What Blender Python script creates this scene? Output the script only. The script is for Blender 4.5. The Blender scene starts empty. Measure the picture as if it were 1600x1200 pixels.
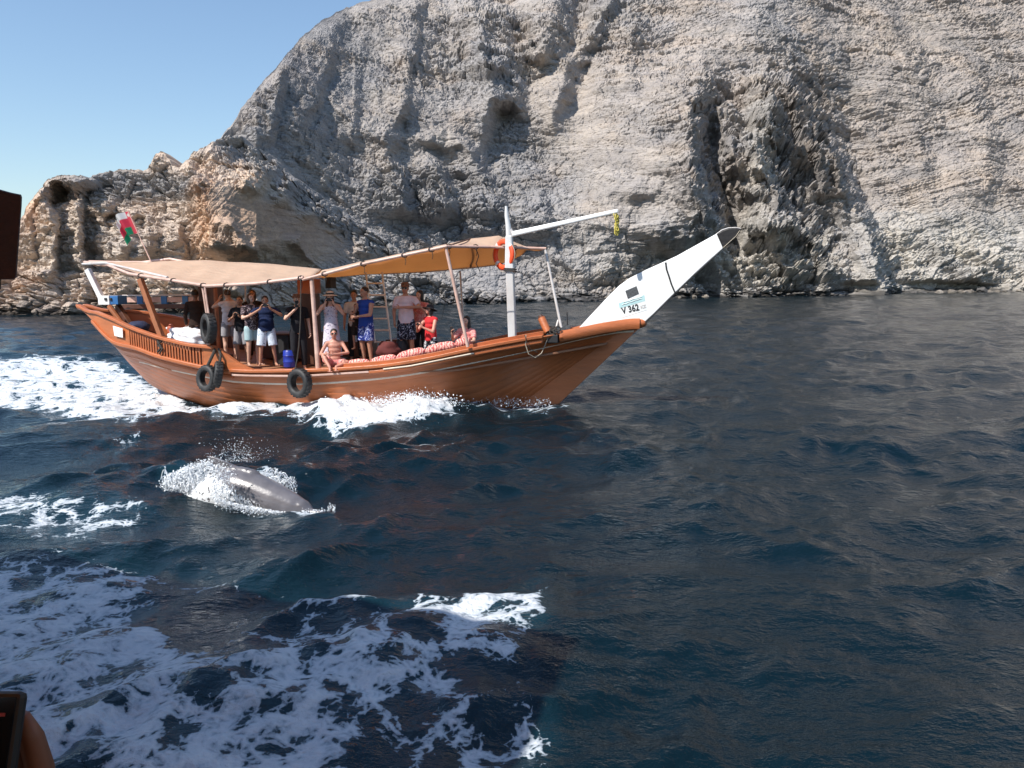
import bpy, bmesh, math, random
import numpy as np
from mathutils import Vector, Matrix, noise as mnoise
from math import radians as R, sin, cos, pi

random.seed(7)
np.random.seed(7)
SC = bpy.context.scene
COL = SC.collection

# ------------------------------------------------------------------ camera
CAM_H = 2.75
PITCH = 7.31
ROLL = -0.57
FPX = 1200.0                      # focal length in pixels of a 1600 x 1200 picture
cam_data = bpy.data.cameras.new('camera')
cam_data.sensor_width = 36.0
cam_data.lens = 36.0 * FPX / 1600.0
cam_data.clip_start = 0.05
cam_data.clip_end = 9000.0
cam = bpy.data.objects.new('camera', cam_data)
COL.objects.link(cam)
CAM_M = Matrix.Rotation(R(90 - PITCH), 4, 'X') @ Matrix.Rotation(R(ROLL), 4, 'Z')
CAM_M = Matrix.Translation((0, 0, CAM_H)) @ CAM_M
cam.matrix_world = CAM_M
SC.camera = cam

# ------------------------------------------------------------------ light
SUN_EL = 50.0
SUN_H = Vector((-0.74, -0.67, 0)).normalized()       # horizontal direction towards the sun
SUN_DIR = Vector((SUN_H.x * cos(R(SUN_EL)), SUN_H.y * cos(R(SUN_EL)), sin(R(SUN_EL))))
sun_data = bpy.data.lights.new('sun', 'SUN')
sun_data.energy = 4.9
sun_data.angle = R(0.5)
sun_data.color = (1.0, 0.945, 0.87)
sun = bpy.data.objects.new('sun', sun_data)
COL.objects.link(sun)
sun.rotation_euler = (-SUN_DIR).to_track_quat('-Z', 'Y').to_euler()
sun.location = (-30, -30, 60)

world = bpy.data.worlds.new('World')
SC.world = world
world.use_nodes = True
wn = world.node_tree.nodes
sky = wn.new('ShaderNodeTexSky')
sky.sky_type = 'NISHITA'
sky.sun_disc = False
sky.sun_elevation = R(SUN_EL)
sky.sun_rotation = math.atan2(SUN_DIR.x, SUN_DIR.y)
sky.altitude = 0
sky.air_density = 1.25
sky.dust_density = 0.5
sky.ozone_density = 3.6
world.node_tree.links.new(sky.outputs[0], wn['Background'].inputs['Color'])
wn['Background'].inputs['Strength'].default_value = 0.122

SC.view_settings.view_transform = 'Standard'
SC.view_settings.look = 'None'
SC.view_settings.exposure = 0.45
SC.view_settings.gamma = 1.0
SC.view_settings.use_curve_mapping = False
SC.render.engine = 'CYCLES'
SC.cycles.max_bounces = 6
SC.cycles.transparent_max_bounces = 6
SC.cycles.caustics_reflective = False
SC.cycles.caustics_refractive = False

# ------------------------------------------------------------------ camera geometry for placing things
CR = np.array(CAM_M.to_3x3())

def rays(px, py):
    """world directions through pixels of the photograph, scaled so that dy = 1"""
    px = np.asarray(px, float); py = np.asarray(py, float)
    c = np.stack([(px - 800) / FPX, (600 - py) / FPX, -np.ones_like(px + py)], -1)
    d = c @ CR.T
    return d / d[..., 1:2]

def project(x, y, z):
    p = np.stack([np.asarray(x, float), np.asarray(y, float), np.asarray(z, float) - CAM_H], -1) @ CR
    w = np.where(p[..., 2] < -0.05, -p[..., 2], np.nan)
    return 800 + FPX * p[..., 0] / w, 600 - FPX * p[..., 1] / w

def at(px, py, Y):
    d = rays(px, py)
    return Vector((d[0] * Y, Y, CAM_H + d[2] * Y))

def atz(px, py, z):
    d = rays(px, py)
    Y = (z - CAM_H) / d[2]
    return Vector((d[0] * Y, Y, z))

# ------------------------------------------------------------------ numpy noise
def _h(ix, iy, iz, seed):
    h = (ix.astype(np.int64) * 374761393 + iy.astype(np.int64) * 668265263 + iz.astype(np.int64) * 2147483647 + seed * 1274126177) & 0xffffffff
    h = ((h ^ (h >> 13)) * 1274126177) & 0xffffffff
    h = ((h ^ (h >> 16)) * 2246822519) & 0xffffffff
    return (h ^ (h >> 15)) & 0xffffffff

def hrand(ix, iy, iz, seed):
    return _h(ix, iy, iz, seed).astype(np.float32) / 4294967295.0

_G = np.random.RandomState(3).normal(size=(256, 3)).astype(np.float32)
_G /= np.linalg.norm(_G, axis=1)[:, None]

def perlin(x, y, z, seed=0):
    x, y, z = np.broadcast_arrays(np.asarray(x, np.float32), np.asarray(y, np.float32), np.asarray(z, np.float32))
    ix, iy, iz = np.floor(x), np.floor(y), np.floor(z)
    fx, fy, fz = x - ix, y - iy, z - iz
    ix = ix.astype(np.int64); iy = iy.astype(np.int64); iz = iz.astype(np.int64)
    ux, uy, uz = [f * f * f * (f * (f * 6 - 15) + 10) for f in (fx, fy, fz)]
    out = 0
    for dx in (0, 1):
        wx = ux if dx else 1 - ux
        for dy in (0, 1):
            wy = uy if dy else 1 - uy
            for dz in (0, 1):
                wz = uz if dz else 1 - uz
                g = _G[(_h(ix + dx, iy + dy, iz + dz, seed) & 255)]
                out = out + wx * wy * wz * (g[..., 0] * (fx - dx) + g[..., 1] * (fy - dy) + g[..., 2] * (fz - dz))
    return out * 1.5

def fbm(x, y, z, octaves=4, seed=0, gain=0.5, lac=2.03):
    s = 0; a = 1; f = 1
    for o in range(octaves):
        s = s + a * perlin(x * f, y * f, z * f, seed + o * 17)
        a *= gain; f *= lac
    return s

def ridged(x, y, z, octaves=4, seed=0, gain=0.5, lac=2.07):
    s = 0; a = 1; f = 1
    for o in range(octaves):
        n = 1 - np.abs(perlin(x * f, y * f, z * f, seed + o * 13)) * 2
        s = s + a * n
        a *= gain; f *= lac
    return s

def worley(x, y, z, seed=0):
    """F1, F2, random number and random tilt of the nearest cell"""
    ix, iy, iz = np.floor(x).astype(np.int64), np.floor(y).astype(np.int64), np.floor(z).astype(np.int64)
    f1 = np.full(x.shape, 9.0, np.float32); f2 = f1.copy()
    rid = np.zeros(x.shape, np.float32); tilt = np.zeros(x.shape, np.float32)
    for dx in (-1, 0, 1):
        for dy in (-1, 0, 1):
            for dz in (-1, 0, 1):
                h = _h(ix + dx, iy + dy, iz + dz, seed)
                px_ = ix + dx + (h & 1023) / 1023.0
                py_ = iy + dy + ((h >> 10) & 1023) / 1023.0
                pz_ = iz + dz + ((h >> 20) & 1023) / 1023.0
                ax, ay, az = x - px_, y - py_, z - pz_
                d = np.sqrt(ax * ax + ay * ay + az * az).astype(np.float32)
                near = d < f1
                f2 = np.where(near, f1, np.minimum(f2, d))
                f1 = np.where(near, d, f1)
                r1 = ((h >> 5) & 255) / 255.0
                r2 = ((h >> 13) & 255) / 255.0
                r3 = ((h >> 21) & 255) / 255.0
                rid = np.where(near, r1, rid)
                tilt = np.where(near, (r2 - .5) * ax + (r3 - .5) * az, tilt)
    return f1, f2, rid, tilt

def sstep(a, b, x):
    t = np.clip((x - a) / (b - a), 0, 1)
    return t * t * (3 - 2 * t)

def interp(x, pts):
    return np.interp(x, [p[0] for p in pts], [p[1] for p in pts])

# ------------------------------------------------------------------ objects
def tag(o, label=None, cat=None, group=None, kind=None):
    if label: o['label'] = label
    if cat: o['category'] = cat
    if group: o['group'] = group
    if kind: o['kind'] = kind
    return o

def link(o, parent=None):
    COL.objects.link(o)
    if parent is not None:
        o.parent = parent
    return o

def empty(name, M=None, parent=None):
    o = bpy.data.objects.new(name, None)
    o.empty_display_size = 0.2
    link(o, parent)
    if M is not None:
        o.matrix_local = M
    return o

def mesh_np(name, verts, faces, mat, parent=None, smooth=True, attrs=None):
    me = bpy.data.meshes.new(name)
    verts = np.asarray(verts, np.float32); faces = np.asarray(faces, np.int32)
    n, k = faces.shape
    me.vertices.add(len(verts)); me.vertices.foreach_set('co', verts.ravel())
    me.loops.add(n * k); me.loops.foreach_set('vertex_index', faces.ravel())
    me.polygons.add(n)
    me.polygons.foreach_set('loop_start', np.arange(0, n * k, k, dtype=np.int32))
    me.polygons.foreach_set('loop_total', np.full(n, k, np.int32))
    me.polygons.foreach_set('use_smooth', np.full(n, smooth, bool))
    for an, (typ, arr) in (attrs or {}).items():
        a = me.attributes.new(an, typ, 'POINT')
        if typ == 'FLOAT':
            a.data.foreach_set('value', np.asarray(arr, np.float32).ravel())
        else:
            a.data.foreach_set('color', np.asarray(arr, np.float32).ravel())
    me.update(calc_edges=True)
    if mat: me.materials.append(mat)
    o = bpy.data.objects.new(name, me)
    return link(o, parent)

def grid_faces(nr, nc, wrap=False):
    r = np.arange(nr - 1)[:, None]; c = np.arange(nc if wrap else nc - 1)[None, :]
    c2 = (c + 1) % nc
    return np.stack([r * nc + c, r * nc + c2, (r + 1) * nc + c2, (r + 1) * nc + c], -1).reshape(-1, 4)

# ------------------------------------------------------------------ materials
def new_mat(name):
    m = bpy.data.materials.new(name)
    m.use_nodes = True
    nt = m.node_tree
    return m, nt, nt.nodes, nt.links, nt.nodes['Principled BSDF']

def ramp(nodes, stops):
    r = nodes.new('ShaderNodeValToRGB')
    el = r.color_ramp.elements
    while len(el) > 1: el.remove(el[-1])
    el[0].position = stops[0][0]; c = stops[0][1]
    el[0].color = (c, c, c, 1) if isinstance(c, (int, float)) else (*c, 1)
    for p, c in stops[1:]:
        e = el.new(p); e.color = (c, c, c, 1) if isinstance(c, (int, float)) else (*c, 1)
    return r

def math_node(nodes, links, op, a, b=None, clamp=False):
    n = nodes.new('ShaderNodeMath'); n.operation = op; n.use_clamp = clamp
    for i, v in enumerate((a, b)):
        if v is None: continue
        if isinstance(v, (int, float)): n.inputs[i].default_value = v
        else: links.new(v, n.inputs[i])
    return n.outputs[0]

def noise_node(nodes, links, vec, scale, detail=4, rough=0.55, stretch=None, dist=0.0):
    if stretch is not None:
        mp = nodes.new('ShaderNodeMapping'); mp.inputs['Scale'].default_value = stretch
        links.new(vec, mp.inputs['Vector']); vec = mp.outputs[0]
    n = nodes.new('ShaderNodeTexNoise')
    n.inputs['Scale'].default_value = scale; n.inputs['Detail'].default_value = detail
    n.inputs['Roughness'].default_value = rough; n.inputs['Distortion'].default_value = dist
    links.new(vec, n.inputs['Vector'])
    return n.outputs[0]

def surf(name, col, rough=0.5, var=0.15, scale=6.0, stretch=None, bump=0.0, bscale=40.0, metal=0.0, dirt=None, dirt_amt=0.4, spec=0.5, coat=0.0, dirt_scale=2.2):
    """a coloured surface with uneven tone, wear and fine relief"""
    m, nt, N, L, P = new_mat(name)
    tc = N.new('ShaderNodeTexCoord').outputs['Object']
    n1 = noise_node(N, L, tc, scale, 5, 0.6, stretch)
    lo = tuple(max(0, c * (1 - var)) for c in col); hi = tuple(min(1, c * (1 + var)) for c in col)
    r = ramp(N, [(0.3, lo), (0.7, hi)]); L.new(n1, r.inputs[0])
    out = r.outputs[0]
    if dirt:
        n2 = noise_node(N, L, tc, dirt_scale, 6, 0.65, stretch)
        r2 = ramp(N, [(0.48, 0.0), (0.72, dirt_amt)]); L.new(n2, r2.inputs[0])
        mx = N.new('ShaderNodeMix'); mx.data_type = 'RGBA'
        L.new(r2.outputs[0], mx.inputs[0]); L.new(out, mx.inputs[6]); mx.inputs[7].default_value = (*dirt, 1)
        out = mx.outputs[2]
    L.new(out, P.inputs['Base Color'])
    P.inputs['Roughness'].default_value = rough
    P.inputs['Metallic'].default_value = metal
    P.inputs['Specular IOR Level'].default_value = spec
    P.inputs['Coat Weight'].default_value = coat
    if bump:
        n3 = noise_node(N, L, tc, bscale, 4, 0.6, stretch)
        b = N.new('ShaderNodeBump'); b.inputs['Strength'].default_value = bump; b.inputs['Distance'].default_value = 0.02
        L.new(n3, b.inputs['Height']); L.new(b.outputs[0], P.inputs['Normal'])
    return m
# ================================================================== MOUNTAIN AND HEADLAND
def rock_material(name, bump=1.0):
    m, nt, N, L, P = new_mat(name)
    tc = N.new('ShaderNodeTexCoord').outputs['Object']
    at_ = N.new('ShaderNodeAttribute'); at_.attribute_name = 'rock'
    big = noise_node(N, L, tc, 0.10, 6, 0.62)
    med = noise_node(N, L, tc, 0.9, 6, 0.7)
    fine = noise_node(N, L, tc, 3.5, 5, 0.7)
    bed = noise_node(N, L, tc, 1.1, 5, 0.62, (0.22, 0.22, 2.6), 0.6)      # bedding lines
    def scale_col(src, fac, lo, hi):
        r = ramp(N, [(0.28, lo), (0.72, hi)]); L.new(fac, r.inputs[0])
        mx = N.new('ShaderNodeMix'); mx.data_type = 'RGBA'; mx.blend_type = 'MULTIPLY'; mx.inputs[0].default_value = 1
        L.new(src, mx.inputs[6]); L.new(r.outputs[0], mx.inputs[7])
        return mx.outputs[2]
    c = scale_col(at_.outputs['Color'], big, (0.84, 0.85, 0.88), (1.10, 1.07, 1.02))
    c = scale_col(c, med, (0.80, 0.80, 0.82), (1.16, 1.14, 1.10))
    c = scale_col(c, bed, (0.78, 0.77, 0.77), (1.14, 1.13, 1.12))
    c = scale_col(c, fine, (0.85, 0.85, 0.85), (1.12, 1.12, 1.12))
    L.new(c, P.inputs['Base Color'])
    P.inputs['Roughness'].default_value = 0.92
    P.inputs['Specular IOR Level'].default_value = 0.2
    h = math_node(N, L, 'ADD', math_node(N, L, 'MULTIPLY', med, 1.0), math_node(N, L, 'MULTIPLY', bed, 1.0))
    h = math_node(N, L, 'ADD', h, math_node(N, L, 'MULTIPLY', fine, 0.35))
    b = N.new('ShaderNodeBump'); b.inputs['Strength'].default_value = 0.9; b.inputs['Distance'].default_value = 0.32 * bump
    L.new(h, b.inputs['Height']); L.new(b.outputs[0], P.inputs['Normal'])
    return m

M_ROCK = rock_material('weathered_limestone')

def strata(h, u, thick, width, amp, seed, joint=0.14):
    """bedded rock: layers that stand proud or recede, split along their length into blocks"""
    t = h / thick
    ly = np.floor(t); fr = t - ly
    lyi = ly.astype(np.int64)
    o = hrand(lyi, lyi * 0, lyi * 0, seed)
    wv = u / width * (0.7 + 0.6 * hrand(lyi, lyi * 0 + 3, lyi * 0, seed)) + o * 37.0
    bu = np.floor(wv); bf = wv - bu
    rb = hrand(lyi, bu.astype(np.int64), lyi * 0, seed + 5)
    d = (o - 0.5) * 0.9 + (rb - 0.5) * 0.9
    edge = 1 - sstep(0, joint, fr)                       # recess under each bed
    side = (1 - sstep(0, 0.07, bf)) * 0.6
    rnd = sstep(0.78, 1.0, fr) * 0.35                    # worn upper edge
    return amp * (d - edge * 0.55 - side * 0.45 - rnd)

def polyline_side(px, py, pts):
    """signed horizontal pixel distance to the right of a (roughly vertical) polyline, and how far inside its y-range"""
    ys = [p[1] for p in pts]; xs = [p[0] for p in pts]
    lx = np.interp(py, ys, xs)
    d = px - lx
    return d, ys[0], ys[-1]

def ridge(px, py, pts, A, wl, wr, ft=25, fb=25):
    d, y0, y1 = polyline_side(px, py, pts)
    prof = np.where(d < 0, np.exp(-np.abs(d / wl) ** 1.3), 1 - sstep(0, wr, d))
    fade = sstep(y0 - ft, y0 + ft, py) * (1 - sstep(y1 - fb, y1 + fb, py))
    return A * prof * fade

def blob(px, py, cx, cy, rx, ry, p=2.0):
    return np.exp(-(np.abs((px - cx) / rx) ** p + np.abs((py - cy) / ry) ** p))

NH = 1030
def build_mountain():
    nc, nr = 1000, 470
    pxs = np.concatenate([np.linspace(-700, 120, 60)[:-1], np.linspace(120, 1640, nc - 150), np.linspace(1640, 2500, 92)[1:]])
    nc = len(pxs)
    skyl = [(-700, 470), (-200, 455), (0, 440), (120, 380), (200, 300), (330, 232), (365, 190), (380, 165), (392, 150), (410, 128), (430, 105), (447, 86), (470, 60), (490, 42), (510, 27), (540, 12), (570, 3), (600, -10),
            (650, -60), (720, -130), (800, -180), (900, -210), (1000, -250), (1200, -330), (1400, -380), (1700, -420), (2500, -300)]
    sk = interp(pxs, skyl)
    jag = fbm(pxs / 22.0, pxs * 0, pxs * 0, 5, 4)
    sk = sk + jag * np.where(pxs < 640, 5.0, 14.0)
    shore_y = interp(pxs, [(-700, 494), (0, 489), (400, 484), (550, 476), (700, 472), (950, 468), (1180, 463), (1330, 459), (1600, 455.5), (2500, 449)])
    horizon = 446 - (pxs - 800) * 0.01
    # rows: dense inside the picture, coarse above it
    v = np.linspace(0, 1, nr)
    top = np.maximum(sk, -12.0)
    inside = shore_y[None, :] + 3 + (top - shore_y - 3)[None, :] * (np.linspace(0, 1, nr)[:, None])
    nup = 50
    up = top[None, :] + (sk - top)[None, :] * np.linspace(0, 1, nup + 1)[1:, None]
    PY = np.concatenate([inside, up], 0)
    PX = np.broadcast_to(pxs[None, :], PY.shape)
    d = rays(PX, PY)
    # shore distance from the height of the shoreline in the picture
    ds = rays(pxs, shore_y)
    Ysh = -CAM_H / ds[:, 2]
    Ysh = np.minimum(Ysh, 215)
    from_tan = interp(pxs, [(-700, 1.0), (350, 1.0), (700, 0.84), (900, 0.80), (1050, 0.95), (1200, 1.1), (1600, 1.0), (2500, 1.0)])
    k = d[..., 2]
    tanp = np.broadcast_to(from_tan, k.shape)
    # a little steeper near the foot, laid back higher up
    Y = (Ysh * tanp + CAM_H) / np.maximum(tanp - k, 0.25)
    Y = np.where(k < 0, np.maximum(Y, Ysh), Y)
    F = 0
    def rg(*a, **kw):
        nonlocal F
        F = F + ridge(PXn, PYn, *a, **kw)
    nzx = fbm(PX / 60.0, PY / 60.0, PX * 0 + 2.2, 4, 31) * 9 + fbm(PX / 14.0, PY / 14.0, PX * 0 + 1.2, 3, 77) * 4
    PXn = PX + nzx; PYn = PY + fbm(PX / 70.0, PY / 70.0, PX * 0 + 7.7, 3, 91) * 14
    rg([(735, -30), (742, 40), (762, 95), (770, 150), (742, 215)], 15, 150, 34, ft=40, fb=60)
    rg([(560, 70), (548, 150), (556, 235)], 3, 60, 20)
    rg([(640, 60), (655, 120), (640, 180)], 3, 50, 25)
    rg([(764, 15), (780, 62), (790, 105), (806, 165)], 13, 45, 40, ft=16, fb=26)
    rg([(655, -20), (640, 60), (628, 150), (600, 240)], 5, 70, 24, ft=30, fb=40)
    rg([(520, 50), (500, 120), (470, 200)], 4, 60, 22, ft=30, fb=40)
    rg([(440, 110), (425, 170), (420, 220)], 3, 40, 18, ft=20, fb=20)
    rg([(990, 20), (975, 90), (985, 160)], 5, 60, 26, ft=30, fb=40)
    rg([(1350, -20), (1400, 60), (1440, 140)], 6, 90, 40, ft=40, fb=60)
    rg([(1520, 120), (1540, 220), (1535, 320)], 5, 80, 34, ft=40, fb=50)
    rg([(865, -60), (862, 20), (845, 70), (835, 100)], 22, 60, 62, ft=30, fb=25)
    rg([(960, -20), (915, 70), (878, 130), (862, 185)], 12, 45, 30, ft=40, fb=60)
    rg([(1092, 118), (1080, 165), (1076, 240), (1086, 300), (1112, 345), (1110, 385)], 21, 200, 46, ft=60, fb=60)
    rg([(1140, 150), (1142, 200), (1152, 270)], 6, 22, 26)
    F = F - 7 * blob(PXn, PYn, 1124, 225, 30, 95, 2) - 6 * blob(PXn, PYn, 1150, 335, 34, 50, 2) - 4 * blob(PXn, PYn, 1180, 372, 60, 18, 2) - 6 * blob(PXn, PYn, 1330, 300, 26, 60, 2)
    rg([(1192, 170), (1186, 240), (1200, 300), (1225, 330), (1240, 370)], 13, 40, 46, ft=16, fb=30)
    rg([(1215, 115), (1252, 175), (1300, 240), (1336, 320), (1362, 390), (1388, 500)], 24, 150, 26, ft=40, fb=4)
    rg([(1298, 228), (1312, 260), (1318, 300)], 8, 20, 26, ft=8, fb=10)
    rg([(1060, 340), (1068, 380), (1075, 440), (1080, 500)], 3, 130, 24, ft=22, fb=4)
    rg([(1230, 330), (1215, 380), (1225, 430), (1232, 500)], 6, 70, 40, ft=24, fb=4)
    rg([(1430, 205), (1436, 235), (1450, 270)], 4, 40, 20)
    rg([(700, 205), (735, 240), (760, 280), (770, 330)], 6, 60, 26)
    rg([(600, 245), (618, 280), (632, 330)], 6, 40, 26)
    rg([(665, 250), (690, 290), (700, 340)], 6, 40, 24)
    rg([(840, 300), (850, 335), (855, 365)], 4, 60, 18)
    # gullies and low undercut at the right foot
    F = F - 7 * blob(PXn, PYn, 905, 55, 22, 90) - 5 * blob(PXn, PYn, 1300, 300, 18, 60)
    F = F - 6.0 * blob(PX, PY, 1490, 447, 75, 9, 4) - 3.5 * blob(PX, PY, 1345, 450, 40, 10, 4)
    X = d[..., 0] * Y; Z = CAM_H + k * Y
    fadesky = np.clip((PY - (sk[None, :])) / 20.0, 0.15, 1)
    crag = 0.06 + 0.8 * blob(PXn, PYn, 700, 300, 180, 60) + 1.25 * blob(PXn, PYn, 1185, 290, 120, 190, 4) + 0.5 * blob(PXn, PYn, 770, 70, 120, 80) \
        + 0.75 * blob(PX, PY, 1130, 420, 250, 50, 3) + 0.45 * blob(PX, PY, 1520, 400, 200, 60) + 0.5 * blob(PXn, PYn, 930, 60, 60, 90)
    crag = np.clip(crag, 0, 1.35)
    F = F + 3.6 * crag * blob(PX, PY, 1200, 290, 150, 220, 4) * (ridged(X / 8 + Z / 40, Y / 60, Z / 24, 3, 95) - 0.9)
    F = F + 4.6 * fbm(X / 34, Y / 34, Z / 26, 3, 12) + 2.0 * (ridged(X / 16, Y / 18, Z / 34, 3, 55) - 1.0) * (0.25 + 1.0 * crag)
    F = F * fadesky
    foot0 = sstep(-2, 3, Z)
    Yb = Y - F * 1.15
    X = d[..., 0] * Yb; Z = CAM_H + k * Yb
    Y = Yb
    U = X
    # medium and small forms, pushed out of the surface
    dip = interp(pxs, [(-700, 0.0), (700, -0.03), (880, 0.02), (1000, 0.12), (1060, 0.22), (1150, 0.10), (1250, 0.16), (1400, 0.27), (1700, 0.30), (2500, 0.3)])
    lift = np.concatenate([[0], np.cumsum(0.5 * (dip[1:] + dip[:-1]) * np.diff(pxs) * 0.15)])[None, :]
    warp = fbm(X / 40, Y / 40, Z / 40, 3, 5) * 6 + fbm(X / 11, Y / 11, Z / 11, 2, 8) * 0.7
    H = Z - lift + warp
    bedded = np.clip(0.50 + 0.6 * sstep(780, 950, PX) + 0.6 * blob(PX, PY, 900, 300, 240, 130) - 0.5 * blob(PX, PY, 560, 130, 190, 150, 3), 0.15, 1.15)
    bvar = 0.55 + 0.55 * sstep(-0.5, 0.6, fbm(X / 22, Y / 22, Z / 9, 3, 88))
    S = bedded * bvar * (strata(H, U, 3.7, 22, 0.75, 1) + strata(H + 0.7 + fbm(X / 5, Y / 5, Z / 3, 2, 14) * 0.3, U + 3, 1.25, 6, 0.66, 2, 0.2) + strata(H + fbm(X / 3, Y / 3, Z, 2, 4) * 0.12, U, 0.55, 2.6, 0.36, 3, 0.22))
    # jointed blocks where the face is broken
    hb = H + 0.35 * (X - 60) * 0.3
    S = S + crag * (strata(H + 0.25 * X, U + Z * 0.35, 3.4, 3.6, 2.3, 41, 0.12) + strata(H, U - Z * 0.25, 1.35, 1.7, 1.15, 42, 0.14) + 0.6 * strata(H, U, 0.6, 0.8, 0.6, 43, 0.15))
    f1, f2, rid, tl = worley(X / 6.0 + warp * 0.1, Y / 8.0, Z / 5.0, 6)
    S = S + (0.25 + crag) * (1.5 * (rid - 0.5) + 2.0 * tl - 0.9 * (1 - sstep(0, 0.10, f2 - f1)))
    f1, f2, rid, tl = worley(X / 1.4 + warp * 0.1, Y / 2.0, Z / 1.0, 9)
    S = S + (0.62 + crag * 0.4) * (0.55 * (rid - 0.5) + 0.8 * tl - 0.4 * (1 - sstep(0, 0.18, f2 - f1)))
    rill = blob(PX, PY, 560, 140, 210, 150, 3)
    S = S + rill * (0.9 * (ridged(X / 3.4, Y / 9, Z / 11, 3, 66) - 1.0) + strata(H + 0.3 * X, U + Z * 0.4, 1.1, 1.3, 0.55, 48, 0.15))
    S = S + 0.28 * fbm(X / 1.3, Y / 1.3, Z / 0.9, 3, 71)
    scree = np.clip(0.9 * blob(PXn, PYn, 880, 150, 50, 95, 3) + 0.8 * blob(PXn, PYn, 955, 215, 90, 40, 3) + 0.7 * blob(PXn, PYn, 700, 225, 60, 30) + 0.6 * blob(PXn, PYn, 985, 330, 75, 80, 3) + 0.5 * blob(PXn, PYn, 1450, 90, 90, 60) + 0.5 * blob(PXn, PYn, 1480, 350, 70, 40), 0, 1)
    rough = (0.62 + 0.75 * sstep(-0.5, 0.7, fbm(X / 28, Y / 28, Z / 16, 3, 610))) * (1 - 0.6 * scree)
    S = S * np.clip(rough, 0.3, 1.35) * fadesky
    n = np.array([0.0, -0.90, 0.43])
    X = X + n[0] * S; Yd = Y + n[1] * S
    foot = sstep(0.0, 3.0, Z)
    Z2 = Z + n[2] * S * foot
    Z2[0, :] = -1.5
    # albedo
    g = np.zeros(PY.shape + (3,), np.float32)
    base = np.array([0.385, 0.365, 0.352]); warm = np.array([0.43, 0.374, 0.325]); cool = np.array([0.345, 0.345, 0.352]); pale = np.array([0.51, 0.49, 0.45])
    w1 = sstep(-0.35, 0.5, fbm(X / 45, Y / 45, Z / 30, 4, 200))
    g[:] = base
    g = g + (cool - base) * ((1 - w1) * 0.8)[..., None]
    wm = sstep(0.0, 0.7, fbm(X / 14, Y / 20, Z / 9, 4, 210)) * 0.6 + 0.55 * sstep(1180, 1400, PX) * (PY < 330) + 0.5 * blob(PX, PY, 1060, 110, 190, 100) + 0.55 * blob(PX, PY, 630, 110, 40, 70)
    g = g + (warm - g) * np.clip(wm, 0, 0.85)[..., None]
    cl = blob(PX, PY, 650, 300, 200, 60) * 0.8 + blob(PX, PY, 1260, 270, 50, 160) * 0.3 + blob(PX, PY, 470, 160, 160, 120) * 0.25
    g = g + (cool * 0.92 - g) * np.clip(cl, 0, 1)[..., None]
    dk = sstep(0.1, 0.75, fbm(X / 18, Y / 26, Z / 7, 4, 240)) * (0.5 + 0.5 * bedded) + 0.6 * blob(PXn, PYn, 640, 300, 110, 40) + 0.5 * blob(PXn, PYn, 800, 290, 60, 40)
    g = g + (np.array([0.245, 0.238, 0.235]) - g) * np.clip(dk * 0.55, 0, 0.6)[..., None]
    g = g + (np.array([0.42, 0.375, 0.33]) - g) * (scree * 0.6)[..., None]
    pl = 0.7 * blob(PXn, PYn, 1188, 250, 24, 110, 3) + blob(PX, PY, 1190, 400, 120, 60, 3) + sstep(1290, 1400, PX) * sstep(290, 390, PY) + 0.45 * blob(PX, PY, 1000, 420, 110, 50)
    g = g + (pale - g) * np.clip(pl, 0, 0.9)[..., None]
    rb = hrand(np.floor(H / 1.9).astype(np.int64), np.floor(U / 30).astype(np.int64), np.zeros(H.shape, np.int64), 44)
    g = g * (0.9 + 0.2 * rb)[..., None]
    g = g * 0.90
    # dark tidal band
    tb = 1 - sstep(0.3, 1.6, Z2 + fbm(X / 5, Y / 5, Z, 3, 220) * 1.1)
    g = g * (1 - 0.8 * tb)[..., None]
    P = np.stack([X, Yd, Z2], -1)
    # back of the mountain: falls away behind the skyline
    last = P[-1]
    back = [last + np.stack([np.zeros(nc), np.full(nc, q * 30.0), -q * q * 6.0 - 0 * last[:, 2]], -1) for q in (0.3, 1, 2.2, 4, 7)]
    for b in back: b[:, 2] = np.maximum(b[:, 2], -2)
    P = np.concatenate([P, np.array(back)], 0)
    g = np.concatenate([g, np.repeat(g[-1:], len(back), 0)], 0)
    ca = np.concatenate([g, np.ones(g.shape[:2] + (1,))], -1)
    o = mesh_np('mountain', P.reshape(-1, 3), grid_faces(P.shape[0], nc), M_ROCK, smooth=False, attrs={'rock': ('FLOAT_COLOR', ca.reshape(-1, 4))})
    tag(o, 'bare grey limestone mountain with bedded ledges and a craggy shadowed buttress rising from the sea', kind='structure')
    return o, Ysh

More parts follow.
